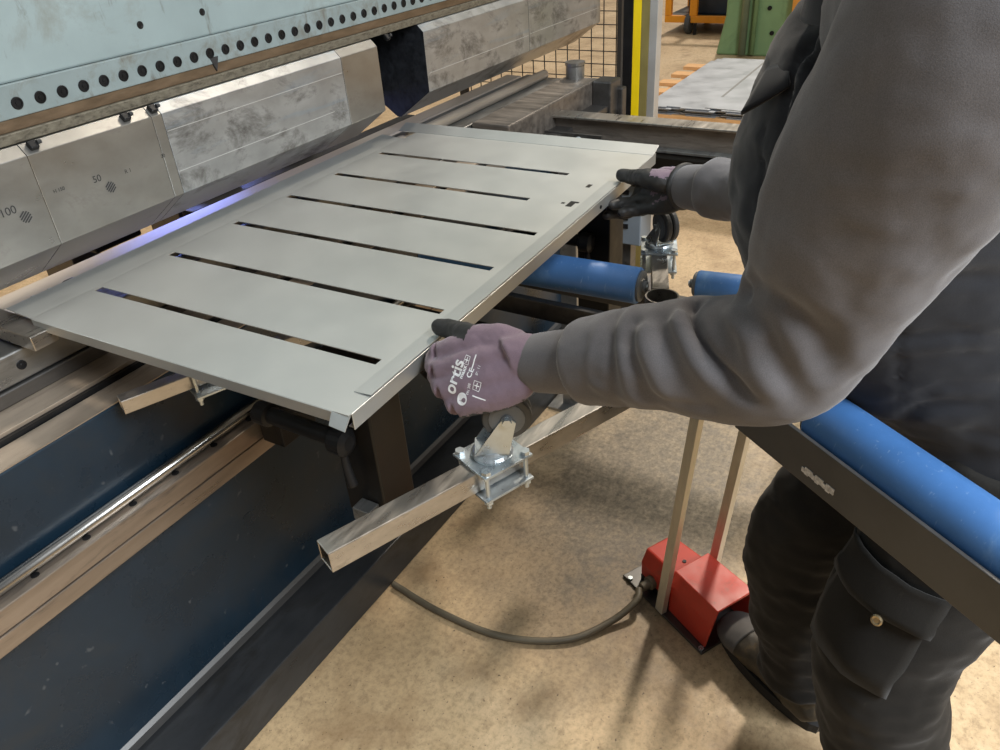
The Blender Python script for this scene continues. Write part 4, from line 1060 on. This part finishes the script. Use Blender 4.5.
# boots
def boot(a, d, pitch=0.):
    d = V(d).normalized(); s = V((d.y,-d.x,0)); dp_ = V((d.x*math.cos(pitch),d.y*math.cos(pitch),math.sin(pitch))); zp_ = s.cross(dp_)
    fl_ = V((a.x, a.y, 0))
    bm = BM()
    Pt = lambda f, z: fl_ - d*.06 + dp_*(f+.06) + zp_*z
    loft(bm, [(Pt(-.085,.055),.018,.025),(Pt(-.07,.06),.036,.045),(Pt(-.02,.066),.040,.056),(Pt(.05,.062),.043,.048),(Pt(.11,.05),.049,.036),(Pt(.165,.043),.048,.029),(Pt(.198,.036),.034,.021),(Pt(.208,.032),.012,.010)], 32, 7, s)
    loft(bm, [(Pt(-.02,.05),.044,.055),(Pt(-.025,.11),.043,.055),(Pt(-.03,.17),.046,.056)], 28, 6, s)
    for v in bm.verts: q = v.co-fl_; v.co += s*(q.dot(s)*.13)
    bm = remeshed(bm, .005, 5); wrinkle(bm, .002, 30, (1,1,1), 4.)
    b_ = pp('boot', bm, 'boot', smooth=True)
    bm = BM(); out = []
    for i in range(40):
        t = 2*PI*i/40; f = .062+.152*math.cos(t); ww = (.046+.010*math.cos(t-.3))*math.sin(t)*(1 if abs(math.cos(t)) < .95 else 1)
        lug = .003 if i % 2 else 0
        out.append((f+(lug if math.cos(t)>0 else -lug), s*(ww*1.10)))
    A = [bm.verts.new(Pt(f,.001)+w_) for f, w_ in out]; B = [bm.verts.new(Pt(f,.030)+w_) for f, w_ in out]
    bm.faces.new(A[::-1]); bm.faces.new(B)
    for i in range(40): bm.faces.new((A[i],A[(i+1)%40],B[(i+1)%40],B[i]))
    pp('sole', bm, 'sole', b_)
    bm = BM(); loft(bm, [(Pt(.128,.050),.0575,.036),(Pt(.165,.044),.0575,.031),(Pt(.200,.038),.041,.023),(Pt(.213,.033),.012,.010)], 28, 6, s); pp('toe_cap', bm, 'toe', b_, smooth=True)
    for k in range(4):
        f = .045+.022*k; z = .108-.013*k
        bm = BM(); tube(bm, [Pt(f,z-.012)-s*.030, Pt(f+.004,z+.0)-s*.012, Pt(f+.006,z+.001)+s*.012, Pt(f,z-.012)+s*.030], .0028, 8, 4); pp('lace', bm, 'lace', b_, smooth=True)
    return b_
boot(V((1.203,.072,0)), V((.53,.85,0)), .10)
boot(V((ANL.x,ANL.y,0)), FWD)
# ------------------------------------------------------------------ gloves
def dense(o): return o
def finger(bm, pts, rs, n=18):
    loft(bm, [(p, r, r) for p, r in zip(pts, rs)], n, 6)
    # rounded tip
    t = (pts[-1]-pts[-2]).normalized(); r = rs[-1]
    loft(bm, [(pts[-1]-t*.002, r, r),(pts[-1]+t*r*.45, r*.9, r*.9),(pts[-1]+t*r*.85, r*.5, r*.5),(pts[-1]+t*r*.98, r*.12, r*.12)], n, 3)

# left hand, back of the hand to the camera, thumb over the sheet, fingers hooked under the flange
def glove_left():
    bm = BM()
    W = WL
    k = [D(441,352,1.150), D(438,370,1.140), D(444,390,1.130), D(458,407,1.120)]
    pl = [D(505,340,1.105), D(508,356,1.095), D(510,372,1.09), D(514,388,1.09)]
    # metacarpal columns give the palm its width
    for i in range(4):
        m_ = (k[i]+pl[i])/2 + (V((-.004,0,.002)))
        loft(bm, [(W+(pl[i]-W)*.2,.022,.022),(pl[i],.0215,.0235),(m_,.0205,.023),(k[i],.0160,.0165)], 20, 6)
    loft(bm, [(W,.037,.037),(W+(pl[1]-W)*.5,.035,.038),((pl[1]+pl[2])/2,.030,.040)], 28, 5)
    dirs = V((.62,.62,-.30)).normalized()
    tips = []
    for i in range(4):
        ln = (.044,.048,.045,.036)[i]
        p1 = k[i] + V((.50,.62,-.60)).normalized()*ln if i == 0 else k[i] + V((.60,.66,-.30+.12*i)).normalized()*ln
        if p1.z > .962 and p1.y > .640: p1.z = .955
        p2 = p1 + V((.62,.76,.05)).normalized()*ln*.66; p2.z = min(p2.z, .957)
        p3 = p2 + V((.3,.9,.3)).normalized()*ln*.45; p3.z = min(p3.z, .960)
        finger(bm, [k[i], k[i]*.5+p1*.5+V((-.003,0,.001)), p1, p2, p3], [.0165,.0142,.0138,.0118,.0104])
    th = [D(512,350,1.10), D(488,340,1.115), D(470,336,1.13), onz(456,331,1.024), onz(440,327,1.018)]
    finger(bm, th, [.025,.0235,.019,.0165,.0140])
    return remeshed(bm, .0028, 7, .5)
bm = glove_left(); wrinkle(bm, .0016, 45, (1,1,1), 2.)
# black palm coating: thumb, fingertips and the palm side; mauve knit on the back
vdir = (EYE - D(480,370,1.10)).normalized()
bm.normal_update()
tA = D(478,337,1.12); tB = onz(430,326,1.012)
for f in bm.faces:
    c = f.calc_center_median(); f.material_index = 0
    ab = tB-tA; t = (c-tA).dot(ab)/ab.length_squared
    dist = (c-(tA+ab*max(0,min(1,t)))).length
    if t > .0 and dist < .026: f.material_index = 1
    elif f.normal.z < -.5: f.material_index = 1
    elif c.y > .628 and c.z < 1.0: f.material_index = 1
    elif f.normal.dot(V((-.72,-.40,.25)).normalized()) < -.30: f.material_index = 1
gl = obj('glove', bm, ['glove','coat'], person, smooth=True); setp(gl, 'mauve knitted glove with white print')
f = lambda t: EL + (WL-EL)*t
bm = BM(); d_ = (WL-EL).normalized()
loft(bm, [(WL-d_*.02,.036,.036),(WL+d_*.004,.0395,.0385),(WL+d_*.020,.0395,.0395),(WL+d_*.036,.034,.038)], 48, 5); o = obj('glove_wristband', bm, 'glove_rib', gl, smooth=True)
# white print laid on the back of the hand
gb = BVHTree.FromPolygons([v.co+ROOT[gl] for v in gl.data.vertices], [tuple(p.vertices) for p in gl.data.polygons])
PO = gb.ray_cast(EYE, ray(470, 380).normalized())
def on_glove(bmt, px, py, ang, name):
    """lay a flat mesh (metres, x along the text) on the knit back of the hand"""
    h = gb.ray_cast(EYE, ray(px, py).normalized())
    if h[0] is None: return
    n = PO[1]; r0 = V(cr) - n*V(cr).dot(n); r0.normalize(); u0 = n.cross(r0)
    a = math.radians(ang); tx_ = r0*math.cos(a)+u0*math.sin(a); ty_ = n.cross(tx_)
    bmesh.ops.subdivide_edges(bmt, edges=[e for e in bmt.edges if e.calc_length() > .004], cuts=2)
    bmesh.ops.triangulate(bmt, faces=bmt.faces)
    for v in bmt.verts:
        q = h[0] + tx_*v.co.x + ty_*v.co.y + n*.03
        hh = gb.ray_cast(q, -n)
        v.co = (hh[0] + n*.0007) if hh[0] is not None else q - n*.03
    obj(name, bmt, 'white_print', gl)
ANG = 74
on_glove(text_mesh('ortis', .027, bold=.0006), 455, 376.5, ANG, 'print')
b = BM(); bmesh.ops.create_circle(b, cap_ends=True, radius=.0092, segments=24)
on_glove(b, 462, 399, ANG, 'print_logo')
on_glove(text_mesh('maxx', .0085, bold=.0003), 463.5, 372, ANG, 'print')
on_glove(text_mesh('EN 388', .0056), 469, 389, ANG, 'print')
on_glove(text_mesh('CE', .011, bold=.0003), 470.5, 373, ANG, 'print')
on_glove(text_mesh('gr. 11', .006), 478, 370, ANG, 'print')
for px, py, w_, h_ in ((467,360,.013,.0085),(477,386,.014,.011)):
    b = BM()
    for x0,x1,y0,y1 in ((-w_/2,w_/2,-h_/2,-h_/2+.0008),(-w_/2,w_/2,h_/2-.0008,h_/2),(-w_/2,-w_/2+.0008,-h_/2,h_/2),(w_/2-.0008,w_/2,-h_/2,h_/2),(-.0008,.0008,-h_/3,h_/3),(-w_/3,w_/3,-.0006,.0006)):
        b.faces.new([b.verts.new(p) for p in ((x0,y0,0),(x1,y0,0),(x1,y1,0),(x0,y1,0))])
    on_glove(b, px, py, ANG, 'print_pictogram')
for px, py, w_ in ((479,398,.021),(474,362,.022)):
    b = BM(); b.faces.new([b.verts.new(p) for p in ((-w_/2,-.0009,0),(w_/2,-.0009,0),(w_/2,.0009,0),(-w_/2,.0009,0))])
    on_glove(b, px, py, ANG+90 if px == 479 else ANG, 'print_bar')

# right hand, palm side to the camera
def glove_right():
    bm = BM(); W = WR
    k = [D(650,178,1.705), D(650,189,1.70), D(652,199,1.695), D(655,208,1.69)]
    pl = [D(676,177,1.665), D(676,185,1.665), D(676,193,1.66), D(677,200,1.655)]
    for i in range(4):
        loft(bm, [(W+(pl[i]-W)*.2,.022,.022),(pl[i],.021,.022),((k[i]+pl[i])/2,.0205,.022),(k[i],.0165,.017)], 20, 6)
    loft(bm, [(W,.037,.037),(W+(pl[1]-W)*.5,.036,.037),((pl[1]+pl[2])/2,.030,.038)], 28, 5)
    for i in range(4):
        ln = (.046,.050,.046,.038)[i]
        p1 = k[i] + V((.10,.92,-.28)).normalized()*ln
        if p1.y > .63: p1.z = min(p1.z, .955-.012*i)
        p2 = p1 + V((-.38,.80,-.10)).normalized()*ln*.66; p3 = p2 + V((-.75,.35,.10)).normalized()*ln*.5
        finger(bm, [k[i], (k[i]+p1)/2+ZZ*.002, p1, p2, p3], [.0165,.0145,.0140,.012,.0105])
    th = [D(674,182,1.635), D(660,181,1.640), D(646,178,1.66), onz(633,177,1.020), onz(622,175,1.0175)]
    finger(bm, th, [.024,.0245,.0205,.0165,.0142])
    return remeshed(bm, .0032, 3, .5)
bm = glove_right(); wrinkle(bm, .0022, 40, (1,1,1), 6.)
bm.normal_update()
for f in bm.faces:
    c = f.calc_center_median(); f.material_index = 1
    if f.normal.z > .55 and (c-WR).length < .085: f.material_index = 0
    if f.normal.dot(V((.9,-.2,.2))) > .8 and c.x > WR.x+.07: f.material_index = 0
gr_ = obj('glove', bm, ['glove','coat'], person, smooth=True); setp(gr_, 'black coated right glove')
d_ = (WR-ER).normalized()
bm = BM(); loft(bm, [(WR+d_*.004,.045,.045),(WR+d_*.008,.049,.049),(WR+d_*.013,.049,.049),(WR+d_*.017,.044,.044)], 40, 4); obj('glove_hem', bm, 'coat', gr_, smooth=True)
